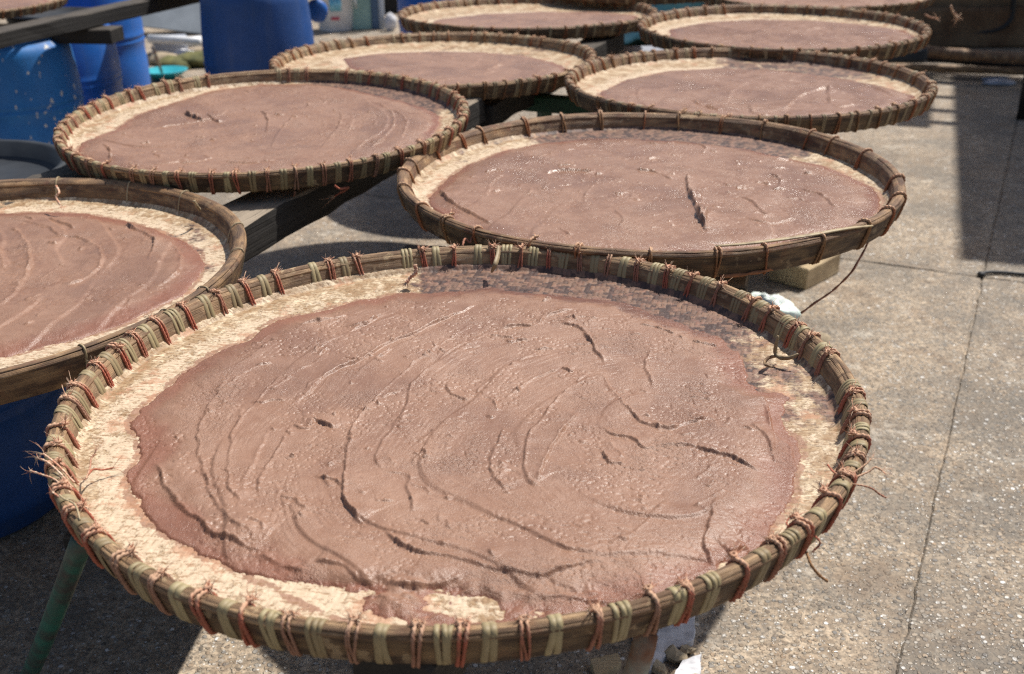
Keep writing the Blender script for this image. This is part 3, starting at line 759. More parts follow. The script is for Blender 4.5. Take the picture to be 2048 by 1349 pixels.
def make_tray(name_id, cx, cy, tx, ty, seed, label, plabel, rim='bamboo', style='strips', dense=52, kind='alt', nseg=420,
              outline=None, ridges=(), grid=0.006, swirl=(0.3, -0.1), freq=14, ntears=14, edge_n=0.010, lip=0.0022, patch=None,
              thin_to=0.006, rim_thin=0.0, weave=False, matres=(240, 30), stain=None, pale=None, dz=0.0, scale=1.0, rz=0.0, skip=(), hs=1.0):
    tr = Tray()
    t = empty('bamboo_tray', (cx, cy, ZT + dz), (math.atan(ty), -math.atan(tx), 0)); t.scale = (scale, scale, 1)
    tag(t, label, 'tray', 'round bamboo trays of shrimp paste laid out to dry')
    c0 = np.array([cx, cy])
    def loc(px, z=-0.012):
        out = []
        for x, y in px:
            p = un(x, y, ZT + dz + z)[:2] - c0
            for _ in range(2): p = un(x, y, ZT + dz + z + tx * p[0] + ty * p[1])[:2] - c0
            out.append(p / scale)
        return np.array(out)
    tr.seed = seed; tr.grid = grid; tr.swirl = swirl; tr.freq = freq; tr.ntears = ntears; tr.edge_n = edge_n; tr.lip = lip
    tr.patch = patch; tr.thin_to = thin_to; tr.rim_thin = rim_thin; tr.weave = weave; tr.matres = matres; tr.mat_r0 = 0.27
    tr.stain = stain or (lambda T, r_: 0.25 * lobe(T, 60, 60)); tr.pale = pale or (lambda T: lobe(T, 160, 120))
    if outline is None:
        a = np.linspace(0, 2 * np.pi, 90, endpoint=False)
        rr = 0.405 + 0.022 * fbm(np.cos(a) * 2 + seed, np.sin(a) * 2, seed, 4) + 0.012 * np.cos(a - 5.2)
        tr.outline = np.column_stack([rr * np.cos(a), rr * np.sin(a)])
    else:
        tr.outline = loc(outline)
    if outline is not None and seed != 1:
        tr.outline = tr.outline * (1.03 + 0.09 * sst(0.05, -0.25, tr.outline[:, 1]) if False else 1.03 + 0.09 * (1 - sst(-0.28, 0.05, tr.outline[:, 1])))[:, None]
    q = np.hypot(*tr.outline.T); f = np.minimum(1, 0.458 / np.maximum(q, 1e-6)); tr.outline = tr.outline * f[:, None]
    tr.ridges = [(loc(p, -0.008), min(a_, 0.0034) if seed == 1 else a_ * 1.15, l_ * 1.5, fl) for (p, a_, l_, fl) in ridges]
    if not ridges or len(ridges) < 6:
        rr = np.random.RandomState(seed + 50)
        for _ in range(9):
            a0 = rr.uniform(0, 6.28); q_ = rr.uniform(0.10, 0.42); span = rr.uniform(0.3, 1.1)
            pts = []
            for u in np.linspace(0, 1, 6):
                a_ = a0 + span * (u - .5)
                pts.append((swirl[0] + q_ * math.cos(a_) + rr.randn() * .006, swirl[1] + q_ * math.sin(a_) + rr.randn() * .006))
            pts = np.array(pts)
            if np.hypot(*pts.T).max() < 0.39: tr.ridges.append((pts, rr.uniform(0.002, 0.004), 0.02, rr.rand() < 0.3))
    obj('woven_mat', build_mat(tr), t)
    p = obj('shrimp_paste', build_paste(tr), None, (cx, cy, ZT + dz), t.rotation_euler)
    p.scale = t.scale
    tag(p, plabel, 'shrimp paste', 'round layers of shrimp paste spread on the trays')
    hoops(t, seed, M[rim], nseg, style, hs)
    t['_hs'] = hs; t['_seed'] = seed
    rr = np.random.RandomState(seed + 9)
    for k in range(dense):
        a = 2 * math.pi * (k + rr.uniform(-0.2, 0.2)) / dense + rz
        if rr.rand() < 0.04: continue
        if any(abs(wrapdeg(math.degrees(a) - s0)) < s1 for s0, s1 in skip): continue
        if kind == 'alt':        # olive rattan between orange cords
            put_bind(t, 'cord_binding', CORD[rr.randint(len(CORD))], a, rr)
            put_bind(t, 'rattan_binding', RAT[rr.randint(len(RAT))], a + math.pi / dense * rr.uniform(0.9, 1.1), rr)
        elif kind == 'brown':
            put_bind(t, 'cord_binding', (CORD_B + CORD_R)[rr.randint(7)], a, rr)
            if rr.rand() < 0.92: put_bind(t, 'rattan_binding', RAT_B[rr.randint(4)], a + math.pi / dense * rr.uniform(0.8, 1.2), rr)
        elif kind == 'sparse':
            put_bind(t, 'cord_binding', (CORD_B + CORD_R)[rr.randint(7)], a, rr)
        elif kind == 'thin':
            put_bind(t, 'rattan_binding', RAT_P[rr.randint(4)], a, rr)
    return t

def put_bind(t, name, me, a, rr):
    o = bpy.data.objects.new(name, me); COL.objects.link(o); o.parent = t
    hs = t['_hs']; w_, z_ = wobble(np.array([a]), t['_seed']); q = RC + float(w_[0])
    o.location = (q * math.cos(a), q * math.sin(a), float(z_[0])); o.scale = (hs, 1, hs)
    o.rotation_euler = (rr.uniform(-0.02, 0.02), 0, a + rr.uniform(-0.05, 0.05) + (0 if True else 0))
    return o

A_OUT = [(262, 850), (272, 885), (283, 905), (270, 925), (257, 945), (255, 965), (262, 990), (275, 1015), (300, 1048), (340, 1078), (389, 1102), (444, 1131), (496, 1152), (544, 1168),
         (577, 1190), (620, 1215), (680, 1240), (778, 1262), (860, 1268), (933, 1266), (1026, 1262), (1081, 1258), (1155, 1245), (1230, 1225), (1337, 1190), (1432, 1142), (1480, 1125), (1523, 1098), (1540, 1055),
         (1569, 1024), (1593, 987), (1585, 958), (1608, 920), (1598, 883), (1573, 860), (1570, 825), (1581, 797), (1558, 790), (1523, 782), (1492, 766), (1480, 712), (1449, 681), (1386, 657),
         (1320, 634), (1250, 605), (1181, 598), (1133, 592), (1044, 583), (990, 576), (908, 585), (839, 588), (785, 588), (750, 600), (713, 600), (668, 614), (623, 626), (552, 639), (519, 660),
         (494, 680), (436, 701), (386, 734), (357, 755), (328, 780), (286, 813), (266, 838)]
A_RID = [
    ([(952, 641), (918, 669), (890, 686), (860, 706), (819, 737), (785, 768), (754, 795), (730, 823), (709, 853), (696, 885), (689, 913), (688, 950), (687, 991), (700, 1028), (715, 1050), (737, 1057)], .0032, .030, 0),
    ([(960, 612), (935, 624), (890, 641), (853, 658), (819, 676), (778, 689), (744, 710), (703, 730), (662, 751), (620, 785), (590, 820)], .0030, .022, 1),
    ([(1000, 655), (942, 682), (908, 699), (870, 727), (839, 757), (819, 781), (808, 829), (791, 850), (766, 887), (753, 924), (766, 946)], .0020, .020, 0),
    ([(766, 946), (807, 948), (818, 961), (813, 979), (822, 1009), (822, 1030)], .0020, .012, 0),
    ([(680, 690), (620, 735), (575, 755), (552, 763), (515, 805), (482, 838), (466, 870), (461, 898), (457, 954), (466, 998), (485, 1018)], .0022, .022, 0),
    ([(555, 720), (500, 745), (450, 780), (415, 820), (398, 860), (396, 891), (407, 942), (418, 980), (426, 1009), (440, 1031), (466, 1057), (488, 1072), (520, 1085)], .0022, .020, 0),
    ([(303, 924), (322, 950), (333, 980), (348, 1005), (370, 1028), (400, 1046), (418, 1068), (444, 1076), (470, 1087), (500, 1102), (520, 1107)], .0036, .04, 0),
    ([(520, 1112), (548, 1124), (573, 1137), (610, 1150)], .0022, .012, 0),
    ([(1119, 653), (1147, 658), (1167, 669), (1181, 689), (1195, 710), (1208, 730)], .0040, .016, 0),
    ([(1196, 747), (1215, 768), (1236, 795), (1249, 812), (1273, 829)], .0028, .014, 1),
    ([(1195, 734), (1160, 758), (1133, 778), (1106, 809), (1082, 840), (1058, 874), (1048, 913), (1046, 950), (1059, 972), (1077, 981)], .0042, .030, 0),
    ([(1165, 815), (1135, 850), (1114, 883), (1099, 917), (1085, 942), (1077, 972)], .0024, .016, 1),
    ([(763, 1061), (789, 1090), (837, 1113), (889, 1122), (933, 1129), (977, 1142), (1025, 1153), (1081, 1161), (1118, 1150), (1177, 1135), (1207, 1135)], .0045, .034, 0),
    ([(630, 1128), (659, 1133), (685, 1142), (718, 1164), (748, 1168)], .0026, .014, 0),
    ([(778, 1163), (807, 1176), (859, 1174), (889, 1168), (925, 1150)], .0030, .014, 0),
    ([(1077, 1198), (1136, 1200), (1192, 1205), (1247, 1201), (1288, 1190), (1340, 1176)], .0030, .014, 0),
    ([(630, 1161), (674, 1177), (726, 1190), (790, 1200), (860, 1207)], .0020, .014, 0),
    ([(1281, 653), (1320, 661), (1347, 673)], .0035, .010, 0), ([(1382, 684), (1410, 690), (1437, 694)], .0032, .010, 0),
    ([(1250, 817), (1289, 850), (1336, 862), (1382, 850), (1418, 840)], .0036, .014, 0),
    ([(1519, 786), (1538, 813), (1542, 852), (1562, 879), (1581, 900), (1589, 933)], .0035, .016, 1),
    ([(1200, 905), (1216, 930), (1254, 933)], .0030, .010, 0),
    ([(1205, 850), (1220, 870), (1266, 883), (1291, 900), (1332, 896), (1378, 896), (1415, 908), (1457, 920), (1490, 937), (1523, 949)], .0038, .016, 0),
    ([(1428, 1003), (1424, 1032), (1415, 1065), (1411, 1098), (1419, 1123), (1444, 1136)], .0045, .020, 0),
    ([(1453, 1111), (1475, 1106), (1498, 1098)], .0035, .010, 0), ([(1385, 1020), (1420, 1000), (1445, 985)], .0032, .010, 0),
    ([(584, 846), (600, 857), (617, 860), (631, 843), (651, 853), (672, 862)], .0034, .012, 0),
    ([(640, 957), (674, 970), (684, 985)], .0030, .010, 0),
    ([(1000, 660), (1034, 655), (1072, 655), (1096, 638), (1147, 623)], .0030, .012, 0),
    ([(627, 713), (641, 699), (679, 679), (726, 655), (747, 645), (764, 634)], .0024, .020, 1),
    ([(600, 655), (622, 650), (644, 645), (700, 633)], .0022, .012, 0),
    ([(1006, 850), (998, 880), (985, 913), (981, 946), (1000, 972), (1018, 987)], .0020, .016, 0),
    ([(570, 870), (555, 898), (525, 954), (518, 998)], .0018, .012, 0), ([(545, 860), (520, 905), (500, 960), (495, 1005)], .0018, .012, 1),
    ([(1300, 700), (1290, 740), (1310, 780)], .0016, .010, 0), ([(890, 770), (905, 790), (935, 800)], .0030, .010, 0),
    ([(1080, 700), (1020, 730), (970, 765), (945, 790)], .0018, .014, 0), ([(1120, 735), (1060, 765), (1010, 800)], .0016, .012, 1),
    ([(1230, 1085), (1250, 1090), (1270, 1075)], .0028, .010, 0), ([(1500, 850), (1530, 880), (1545, 930)], .0028, .010, 0),
    ([(1330, 1000), (1280, 1060), (1200, 1100), (1120, 1120)], .0016, .022, 0),
]
B_OUT = [(893, 372), (880, 395), (890, 412), (935, 432), (985, 460), (1040, 480), (1120, 492), (1260, 500), (1400, 497), (1540, 482), (1640, 460), (1700, 445), (1728, 425), (1738, 400), (1725, 378),
         (1690, 355), (1640, 335), (1560, 318), (1480, 300), (1380, 287), (1280, 282), (1180, 280), (1090, 290), (1010, 306), (950, 330), (915, 350)]
B_RID = [
    ([(1378, 350), (1372, 368), (1382, 395), (1395, 430), (1414, 470)], .0090, .014, 0), ([(1395, 385), (1410, 420), (1412, 455)], .0045, .012, 1),
    ([(880, 375), (890, 400), (930, 425), (985, 455)], .0040, .022, 0), ([(1090, 350), (1120, 343), (1180, 345), (1160, 352)], .0028, .014, 0),
    ([(1010, 350), (985, 370), (975, 400)], .0022, .016, 1), ([(1270, 342), (1310, 346), (1345, 362)], .0030, .012, 0),
    ([(1080, 385), (1100, 365), (1150, 350)], .0022, .016, 0), ([(1200, 355), (1175, 385), (1165, 405)], .0020, .014, 0), ([(1230, 420), (1245, 440), (1240, 455)], .0026, .010, 0),
    ([(1480, 395), (1510, 410), (1530, 435), (1500, 440)], .0032, .012, 0), ([(1540, 350), (1560, 365), (1550, 385)], .0028, .012, 0), ([(1160, 300), (1100, 312), (1040, 318)], .0026, .014, 1),
    ([(1600, 380), (1640, 395), (1670, 420)], .0030, .012, 0), ([(1490, 440), (1540, 450), (1590, 440)], .0032, .010, 0), ([(1390, 292), (1410, 300), (1402, 308)], .0040, .010, 0),
]
C_OUT = [(238, 262), (190, 285), (180, 310), (205, 332), (260, 346), (340, 352), (480, 352), (600, 343), (700, 325), (790, 300), (840, 275), (868, 250), (870, 235), (840, 218), (780, 200),
         (700, 182), (620, 172), (520, 172), (430, 185), (340, 212), (280, 232)]
C_RID = [
    ([(365, 228), (385, 236), (405, 246)], .0060, .012, 0), ([(415, 230), (425, 240), (438, 246)], .0045, .010, 0), ([(520, 222), (535, 240), (530, 268)], .0030, .018, 0),
    ([(735, 200), (770, 218), (790, 240), (775, 275), (740, 300)], .0038, .022, 1), ([(760, 210), (805, 235), (815, 255), (800, 285)], .0030, .016, 1), ([(680, 222), (678, 250), (655, 280), (640, 300)], .0024, .020, 0),
    ([(360, 330), (400, 325), (430, 316)], .0034, .010, 0), ([(205, 290), (220, 308), (218, 325)], .0034, .012, 0), ([(440, 325), (500, 330), (560, 322)], .0020, .014, 0),
    ([(590, 228), (560, 260), (540, 300)], .0018, .016, 0), ([(460, 220), (420, 240), (300, 262)], .0022, .014, 1),
]
D_OUT = [(-420, 560), (-300, 480), (-120, 436), (20, 430), (90, 428), (170, 432), (240, 445), (300, 462), (355, 485), (388, 510), (396, 535), (380, 560), (340, 590), (290, 610), (220, 640),
         (120, 668), (0, 695), (-150, 720), (-300, 700), (-420, 640)]
D_RID = [
    ([(28, 450), (55, 490), (62, 530), (40, 575), (0, 615)], .0040, .022, 1), ([(170, 478), (200, 500), (205, 530), (170, 560), (130, 575)], .0030, .018, 1), ([(245, 450), (285, 470), (308, 490), (295, 525)], .0050, .014, 0),
    ([(290, 462), (345, 490), (365, 520), (355, 550), (310, 580)], .0028, .018, 1), ([(95, 438), (130, 450), (150, 462)], .0030, .014, 0), ([(-40, 470), (0, 500), (10, 540)], .0030, .020, 1),
    ([(90, 480), (150, 476), (180, 492)], .0020, .014, 0), ([(20, 440), (90, 455), (120, 480)], .0020, .012, 0),
]
F_OUT = [(1210, 185), (1225, 205), (1280, 228), (1360, 240), (1480, 245), (1600, 240), (1700, 230), (1780, 215), (1812, 205), (1805, 192), (1760, 175), (1680, 158), (1560, 142), (1440, 138), (1340, 143), (1260, 160)]
F_RID = [([(1380, 200), (1410, 215), (1440, 225)], .0045, .014, 0), ([(1495, 214), (1505, 230), (1535, 238)], .0050, .014, 0), ([(1560, 235), (1600, 195), (1650, 180), (1660, 188)], .0035, .020, 1),
         ([(1655, 170), (1658, 205), (1680, 217), (1715, 210)], .0045, .014, 0), ([(1450, 215), (1470, 180), (1500, 165)], .0022, .02, 1), ([(1280, 175), (1275, 200), (1300, 225)], .003, .014, 0), ([(1710, 170), (1760, 185), (1790, 200)], .004, .01, 0)]
H_OUT = [(1345, 60), (1350, 78), (1400, 92), (1500, 102), (1620, 104), (1740, 98), (1800, 88), (1825, 75), (1800, 62), (1720, 50), (1620, 42), (1520, 40), (1420, 45)]
E_OUT = [(690, 118), (705, 135), (780, 155), (850, 178), (960, 178), (1060, 165), (1110, 150), (1125, 140), (1100, 125), (1040, 112), (960, 105), (860, 104), (760, 108)]
G_OUT = [(880, 40), (870, 52), (900, 58), (1000, 60), (1100, 58), (1200, 50), (1262, 40), (1270, 32), (1200, 25), (1080, 24), (970, 28)]

trayA = make_tray('A', -0.064, 1.255, 0.001, 0.001, 1, 'large front bamboo tray bound with orange cord and olive rattan, nearest the camera', 'largest swirled layer of brown shrimp paste, in the nearest tray',
    'bamboo', 'strips', 58, 'alt', 640, A_OUT, A_RID, 0.00125, (0.22, -0.09), 12, 120, 0.009, 0.0026, (-0.10, -0.405, (0.26, 0.032)), 0.0048, 0.045, True, (1700, 92),
    stain=lambda T, r_: 1.0 * lobe(T, 66, 46) + 0.45 * lobe(T, 10, 30), pale=lambda T: lobe(T, 205, 95), hs=1.24, dz=-0.006)
trayB = make_tray('B', 0.273, 2.168, 0.002, 0.0, 2, 'plain-rimmed bamboo tray behind the front tray, with a cord hanging off its right side', 'glossy shrimp paste with a deep central gouge in the plain-rimmed tray',
    'bamboo_dark', 'plain', 30, 'sparse', 420, B_OUT, B_RID, 0.0023, (0.1, -0.3), 10, 90, 0.006, 0.0026, None, 0.005, 0.03, True, (1200, 50),
    stain=lambda T, r_: 0.55 * lobe(T, 75, 60) + 0.2, pale=lambda T: lobe(T, 170, 90), hs=1.42, dz=0.002)
trayC = make_tray('C', -0.566, 2.586, 0.0, 0.030, 3, 'rattan-bound bamboo tray in front of the spotted blue barrel', 'smooth shrimp paste with curved right-hand strokes in the tray by the blue barrels',
    'bamboo', 'strips', 50, 'alt', 420, C_OUT, C_RID, 0.0025, (-0.2, 0.0), 10, 60, 0.006, 0.0022, None, 0.005, 0.0, True, (1200, 50),
    stain=lambda T, r_: 0.75 * lobe(T, 50, 50), pale=lambda T: lobe(T, 165, 80), skip=((110, 9),), hs=1.22, dz=0.031, scale=0.952)
trayD = make_tray('D', -0.935, 1.712, 0.0, 0.0, 4, 'golden bamboo tray cut by the left edge, tied with thin pale strips', 'shrimp paste in the tray cut off by the left edge',
    'bamboo_gold', 'plain', 22, 'thin', 420, D_OUT, D_RID, 0.0025, (-0.35, -0.05), 11, 80, 0.006, 0.0022, None, 0.006, 0.05, True, (1200, 50),
    stain=lambda T, r_: 0.35 * lobe(T, 20, 30), pale=lambda T: 1.0 + 0 * T, dz=-0.014, scale=0.985, rz=0.06, hs=1.55)
trayE = make_tray('E', -0.234, 3.570, 0.0, -0.018, 5, 'rattan-bound bamboo tray partly hidden behind the one by the barrels', 'shrimp paste with a broad bare edge, in the half-hidden middle tray',
    'bamboo', 'strips', 50, 'brown', 300, E_OUT, (), 0.005, (-0.1, 0.1), 9, 40, 0.006, 0.0022, stain=lambda T, r_: 0.3 * lobe(T, 60, 50), hs=1.36, dz=-0.019, scale=1.03)
trayF = make_tray('F', 0.652, 3.073, -0.001, -0.010, 6, 'dark reddish-rimmed bamboo tray at the right, third one back', 'glossy shrimp paste with a hooked ridge in the right-hand third tray',
    'bamboo_dark', 'strips', 48, 'brown', 300, F_OUT, F_RID, 0.0045, (0.0, -0.2), 9, 50, 0.006, 0.0022, stain=lambda T, r_: 0.6 * lobe(T, 55, 50), hs=1.36)
trayG = make_tray('G', 0.081, 4.610, -0.002, -0.021, 7, 'distant bamboo tray at top centre, beside the far blue barrel', 'distant thin strip of shrimp paste in the top centre tray',
    'bamboo_dark', 'strips', 38, 'brown', 240, G_OUT, (), 0.006, ntears=40, stain=lambda T, r_: 0.2 + 0 * T, hs=1.36, dz=-0.030, scale=1.045)
trayH = make_tray('H', 0.954, 3.98, 0.0, 0.0, 8, 'distant bamboo tray at the upper right, directly beyond the reddish-rimmed one', 'distant shrimp paste in the upper right tray before the stained wall',
    'bamboo_dark', 'strips', 38, 'brown', 240, H_OUT, (), 0.006, ntears=50, stain=lambda T, r_: 0.3 * lobe(T, 55, 60), hs=1.36)
pI = un(1680, 34, ZT - 0.02); pL = un(1318, 13, ZT - 0.02); pK = un(270, 9, ZT - 0.02); pJ = un(0, 52, ZT - 0.02)
trayI = make_tray('I', pI[0] + 0.02, pI[1] + 0.49, 0, 0, 9, 'far bamboo tray cut by the top edge at right, with frayed cord hanging from it', 'pale shrimp paste cut off by the top edge at right',
    'bamboo_dark', 'strips', 36, 'brown', 240)
trayL = make_tray('L', pL[0], pL[1] + 0.52, 0, 0, 10, 'farthest bamboo tray at top, only its rim showing between two others', 'shrimp paste in the farthest tray, hidden beyond the top edge',
    'bamboo_dark', 'strips', 36, 'brown', 200, grid=0.009)
trayJ = make_tray('J', pJ[0] - 0.42, pJ[1] + 0.47, 0, 0, 11, 'bamboo tray in the top left corner, resting on the long dark beam', 'shrimp paste in the tray of the top left corner',
    'bamboo', 'strips', 44, 'brown', 240, grid=0.006, rim_thin=0.0)
trayK = make_tray('K', -1.33, 5.66, 0, 0, 12, 'bamboo tray at the top left edge, just its near rim showing above the beam', 'shrimp paste in the tray hidden above the beam at top left',
    'bamboo_dark', 'strips', 40, 'brown', 200, grid=0.009)

# ---- loose cords, frayed ends and strips on the trays
def loose(t, name, P, rad, mt, seed=0, fray=8, frayL=0.018, lob=2):
    """a loose end of cord, points given in world space"""
    M_inv = np.array((Matrix.Translation(t.location) @ t.rotation_euler.to_matrix().to_4x4() @ Matrix.Diagonal((*t.scale, 1))).inverted())
    P = np.asarray(P, float); P = (np.column_stack([P, np.ones(len(P))]) @ M_inv.T)[:, :3]
    P = smoothpath(P, 26); mb = MB(); V, F = sweep(P, rad, 7, lobes=lob, twist=700.0); mb.add(V, F, 0)
    if fray:
        d = P[-1] - P[-3]; d /= np.linalg.norm(d)
        fibres(mb, P[-1] - d * 0.002, fray, frayL, rad * 0.28, d, 0.35, seed, 1)
    return obj(name, mb.mesh(name, [mt, M['fray']]), t)
zr = ZT + 0.012
def up(x, y, z): return un(x, y, z)
loose(trayA, 'loose_cord', [up(140, 985, zr), up(110, 960, zr + .004), up(85, 950, zr + .006), up(60, 942, zr + .002)], 0.00097, M['fray'], 1)
loose(trayA, 'loose_cord', [up(145, 975, zr), up(118, 945, zr + .008), up(95, 925, zr + .012), up(74, 916, zr + .01)], 0.00113, M['fray'], 2)
loose(trayA, 'loose_cord', [up(148, 965, zr), up(120, 935, zr + .006), up(100, 918, zr + .012), up(86, 908, zr + .016)], 0.00113, M['fray'], 3)
loose(trayA, 'loose_cord', [up(170, 960, zr), up(185, 940, zr - .01), up(205, 940, zr - .018), up(228, 936, zr - .02)], 0.00097, M['cord'], 4)
loose(trayA, 'loose_cord', [up(172, 958, zr), up(180, 935, zr - .002), up(182, 918, zr - .002), up(190, 908, zr)], 0.00097, M['cord'], 5)
loose(trayA, 'loose_cord', [up(150, 1010, zr), up(120, 995, zr + .004), up(105, 985, zr + .006)], 0.00097, M['fray'], 6, 5, 0.01)
loose(trayA, 'loose_cord', [up(160, 1040, zr + .006), up(150, 1010, zr + .012), up(128, 998, zr + .016), up(118, 990, zr + .016)], 0.00090, M['rattan_pale'], 7, 2, 0.01)
loose(trayA, 'loose_cord', [up(1692, 962, zr), up(1735, 945, zr + .004), up(1750, 935, zr + .008), up(1765, 942, zr + .004)], 0.00105, M['cord'], 8, 12, 0.012)
loose(trayA, 'loose_cord', [up(1694, 955, zr), up(1730, 930, zr + .008), up(1742, 918, zr + .012)], 0.00097, M['cord_brown'], 9, 12, 0.012)
loose(trayA, 'loose_cord', [up(1692, 966, zr), up(1738, 975, zr - .004), up(1758, 988, zr - .012), up(1772, 996, zr - .016)], 0.00097, M['cord'], 10, 4, 0.006)
loose(trayA, 'loose_cord', [up(1690, 955, zr + .01), up(1668, 945, zr - .004), up(1655, 930, zr - .01)], 0.00097, M['cord'], 11, 10, 0.010)
loose(trayA, 'loose_cord', [up(1582, 1075, zr), up(1583, 1058, zr - .002), up(1573, 1048, zr - .006), up(1578, 1036, zr - .006)], 0.00097, M['cord'], 12, 4, 0.008)
loose(trayA, 'loose_cord', [up(1592, 1082, zr - .025), up(1612, 1105, zr - .03), up(1622, 1130, zr - .037), up(1638, 1150, zr - .05), up(1655, 1163, zr - .058)], 0.00143, M['cord_brown'], 13, 3, 0.004)
loose(trayA, 'loose_cord', [up(1615, 1060, zr - .01), up(1640, 1085, zr - .02), up(1625, 1104, zr - .03)], 0.00097, M['cord'], 14, 4, 0.006)
loose(trayA, 'loose_cord', [up(830, 530, zr + .01), up(832, 545, zr - .002), up(820, 556, zr - .012), up(812, 566, zr - .018)], 0.0030, M['fray'], 15, 16, 0.010)
yB = 1.93
loose(trayB, 'hanging_cord', [uny(1742, 470, 1.99), uny(1733, 492, 1.98), uny(1718, 520, 1.95), uny(1700, 548, yB), uny(1665, 582, yB), uny(1630, 606, yB - .02), uny(1602, 627, yB - .03)], 0.0019, M['cord'], 20, 0)
loose(trayB, 'loose_cord', [uny(1440, 553, 1.68), uny(1480, 550, 1.69), uny(1530, 542, 1.70), uny(1560, 532, 1.73)], 0.0028, M['cord_brown'], 21, 8, 0.012)
loose(trayB, 'loose_cord', [up(925, 492, zr - .01), up(930, 478, zr - .005), up(940, 485, zr - .01), up(945, 470, zr)], 0.0018, M['cord'], 22, 8, 0.012)
loose(trayC, 'loose_cord', [up(670, 372, zr - .01), up(680, 378, zr - .02), up(697, 376, zr - .03), up(670, 392, zr - .05)], 0.0022, M['cord'], 23, 8, 0.020)
loose(trayC, 'loose_cord', [up(590, 385, zr - .02), up(585, 394, zr - .04), up(565, 398, zr - .045)], 0.0016, M['cord'], 24, 10, 0.020)
loose(trayC, 'loose_cord', [up(300, 200, zr), up(285, 207, zr - .006), up(270, 214, zr - .014)], 0.0035, M['fray'], 25, 14, 0.018)
loose(trayD, 'loose_cord', [up(112, 372, zr + .014), up(118, 385, zr + .006), up(112, 395, zr - .002), up(120, 410, zr - .014)], 0.0022, M['fray'], 26, 6, 0.012)
loose(trayD, 'loose_cord', [up(388, 402, zr + .02), up(394, 412, zr + .008), up(400, 420, zr - .006)], 0.0024, M['rattan_pale'], 27, 0)
loose(trayI, 'loose_cord', [un(1902, 12, zr), un(1905, 22, zr - .03), un(1912, 34, zr - .06)], 0.004, M['fray'], 28, 18, 0.05)
loose(trayI, 'loose_cord', [un(1850, 30, zr - .03), un(1862, 36, zr - .05), un(1872, 38, zr - .05)], 0.004, M['cord'], 29, 10, 0.03)

def strip_part(t, name, P, w, mt, th=0.0012, up_=(0, 0, 1)):
    M_inv = np.array((Matrix.Translation(t.location) @ t.rotation_euler.to_matrix().to_4x4() @ Matrix.Diagonal((*t.scale, 1))).inverted())
    P = np.asarray(P, float); P = (np.column_stack([P, np.ones(len(P))]) @ M_inv.T)[:, :3]; P = smoothpath(P, 24); n = len(P)
    T = np.gradient(P, axis=0); T /= np.linalg.norm(T, axis=1)[:, None]; S = np.cross(T, np.array(up_, float)); S /= np.linalg.norm(S, axis=1)[:, None]; N = np.cross(S, T)
    tp = (np.sin(np.linspace(0.12, math.pi - 0.12, n)) ** 0.5)[:, None] * w / 2
    V = np.stack([P - S * tp - N * th, P + S * tp - N * th, P + S * tp + N * th, P - S * tp + N * th], 1).reshape(-1, 3)
    F = gridfaces(n, 4); F += [(3, 2, 1, 0), ((n - 1) * 4, (n - 1) * 4 + 1, (n - 1) * 4 + 2, (n - 1) * 4 + 3)]
    uv = np.zeros((len(V), 3)); uv[:, 0] = np.repeat(np.linspace(0, 0.3, n), 4); uv[:, 1] = np.tile([0, w, w, 0], n)
    return obj(name, mesh(name, V, F, mt, True, {'suv': uv}), t)
strip_part(trayB, 'split_strip', [up(1745, 452, ZT + .022), up(1690, 458, ZT + .030), up(1600, 474, ZT + .030), up(1500, 487, ZT + .027), up(1430, 493, ZT + .024)], 0.009, M['rattan_pale'])
strip_part(trayA, 'curled_strip', [up(1556, 672, ZT + .028), up(1552, 690, ZT + .014), up(1551, 706, ZT + .0), up(1562, 716, ZT - .004), up(1580, 716, ZT + .0), up(1597, 708, ZT + .006)], 0.006, M['rattan_pale'], 0.0008, (0.3, -1, 0.2))
strip_part(trayA, 'curled_strip', [up(1545, 735, ZT - .008), up(1530, 728, ZT - .006), up(1537, 716, ZT - .004), up(1560, 712, ZT - .006)], 0.005, M['bamboo'], 0.0008, (0.3, -1, 0.2))
strip_part(trayA, 'upright_strip', [up(983, 545, ZT + .0), up(990, 530, ZT + .016), up(996, 510, ZT + .026), up(997, 492, ZT + .034)], 0.008, M['rattan_pale'], 0.0009, (0.2, -1, 0.1))

# ================================================================== BEAMS AND TRESTLES
bd = np.array([0.325, 0.946]); bn = np.array([0.946, -0.325])
def bpt(p, s): return np.array([p[0] + bd[0] * s, p[1] + bd[1] * s])
zb = ZT - 0.0275                                       # top of the beams
# right face of the middle beam passes through these points
q1 = un(510, 520, zb - 0.072)[:2]; q2 = un(740, 380, zb - 0.072)[:2]
q1 = np.array([-0.712, 1.47]); bd = (q2 - q1) / np.linalg.norm(q2 - q1); bn = np.array([bd[1], -bd[0]])
def long_beam(p, s0, s1, w, h, mt, seed, label):
    a = np.array(p) + bd * s0; b = np.array(p) + bd * s1
    t = beam('support_beam', (*a, zb), (*b, zb), w, h, mt, None, 22, 0.0015, seed)
    tag(t, label, 'beam', 'timber beams carrying the trays'); return t
c1 = q1 - bn * 0.058
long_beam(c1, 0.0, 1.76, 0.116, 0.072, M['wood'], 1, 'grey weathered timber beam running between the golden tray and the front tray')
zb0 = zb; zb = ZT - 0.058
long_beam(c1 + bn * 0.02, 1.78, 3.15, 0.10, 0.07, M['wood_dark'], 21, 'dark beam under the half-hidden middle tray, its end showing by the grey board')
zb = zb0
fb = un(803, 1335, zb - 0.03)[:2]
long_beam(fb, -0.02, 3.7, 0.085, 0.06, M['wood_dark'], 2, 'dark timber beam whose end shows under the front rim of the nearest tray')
long_beam(c1 - bn * 0.52, -0.08, 0.88, 0.12, 0.07, M['wood_dark'], 3, 'hidden dark timber beam under the left edge of the golden tray')

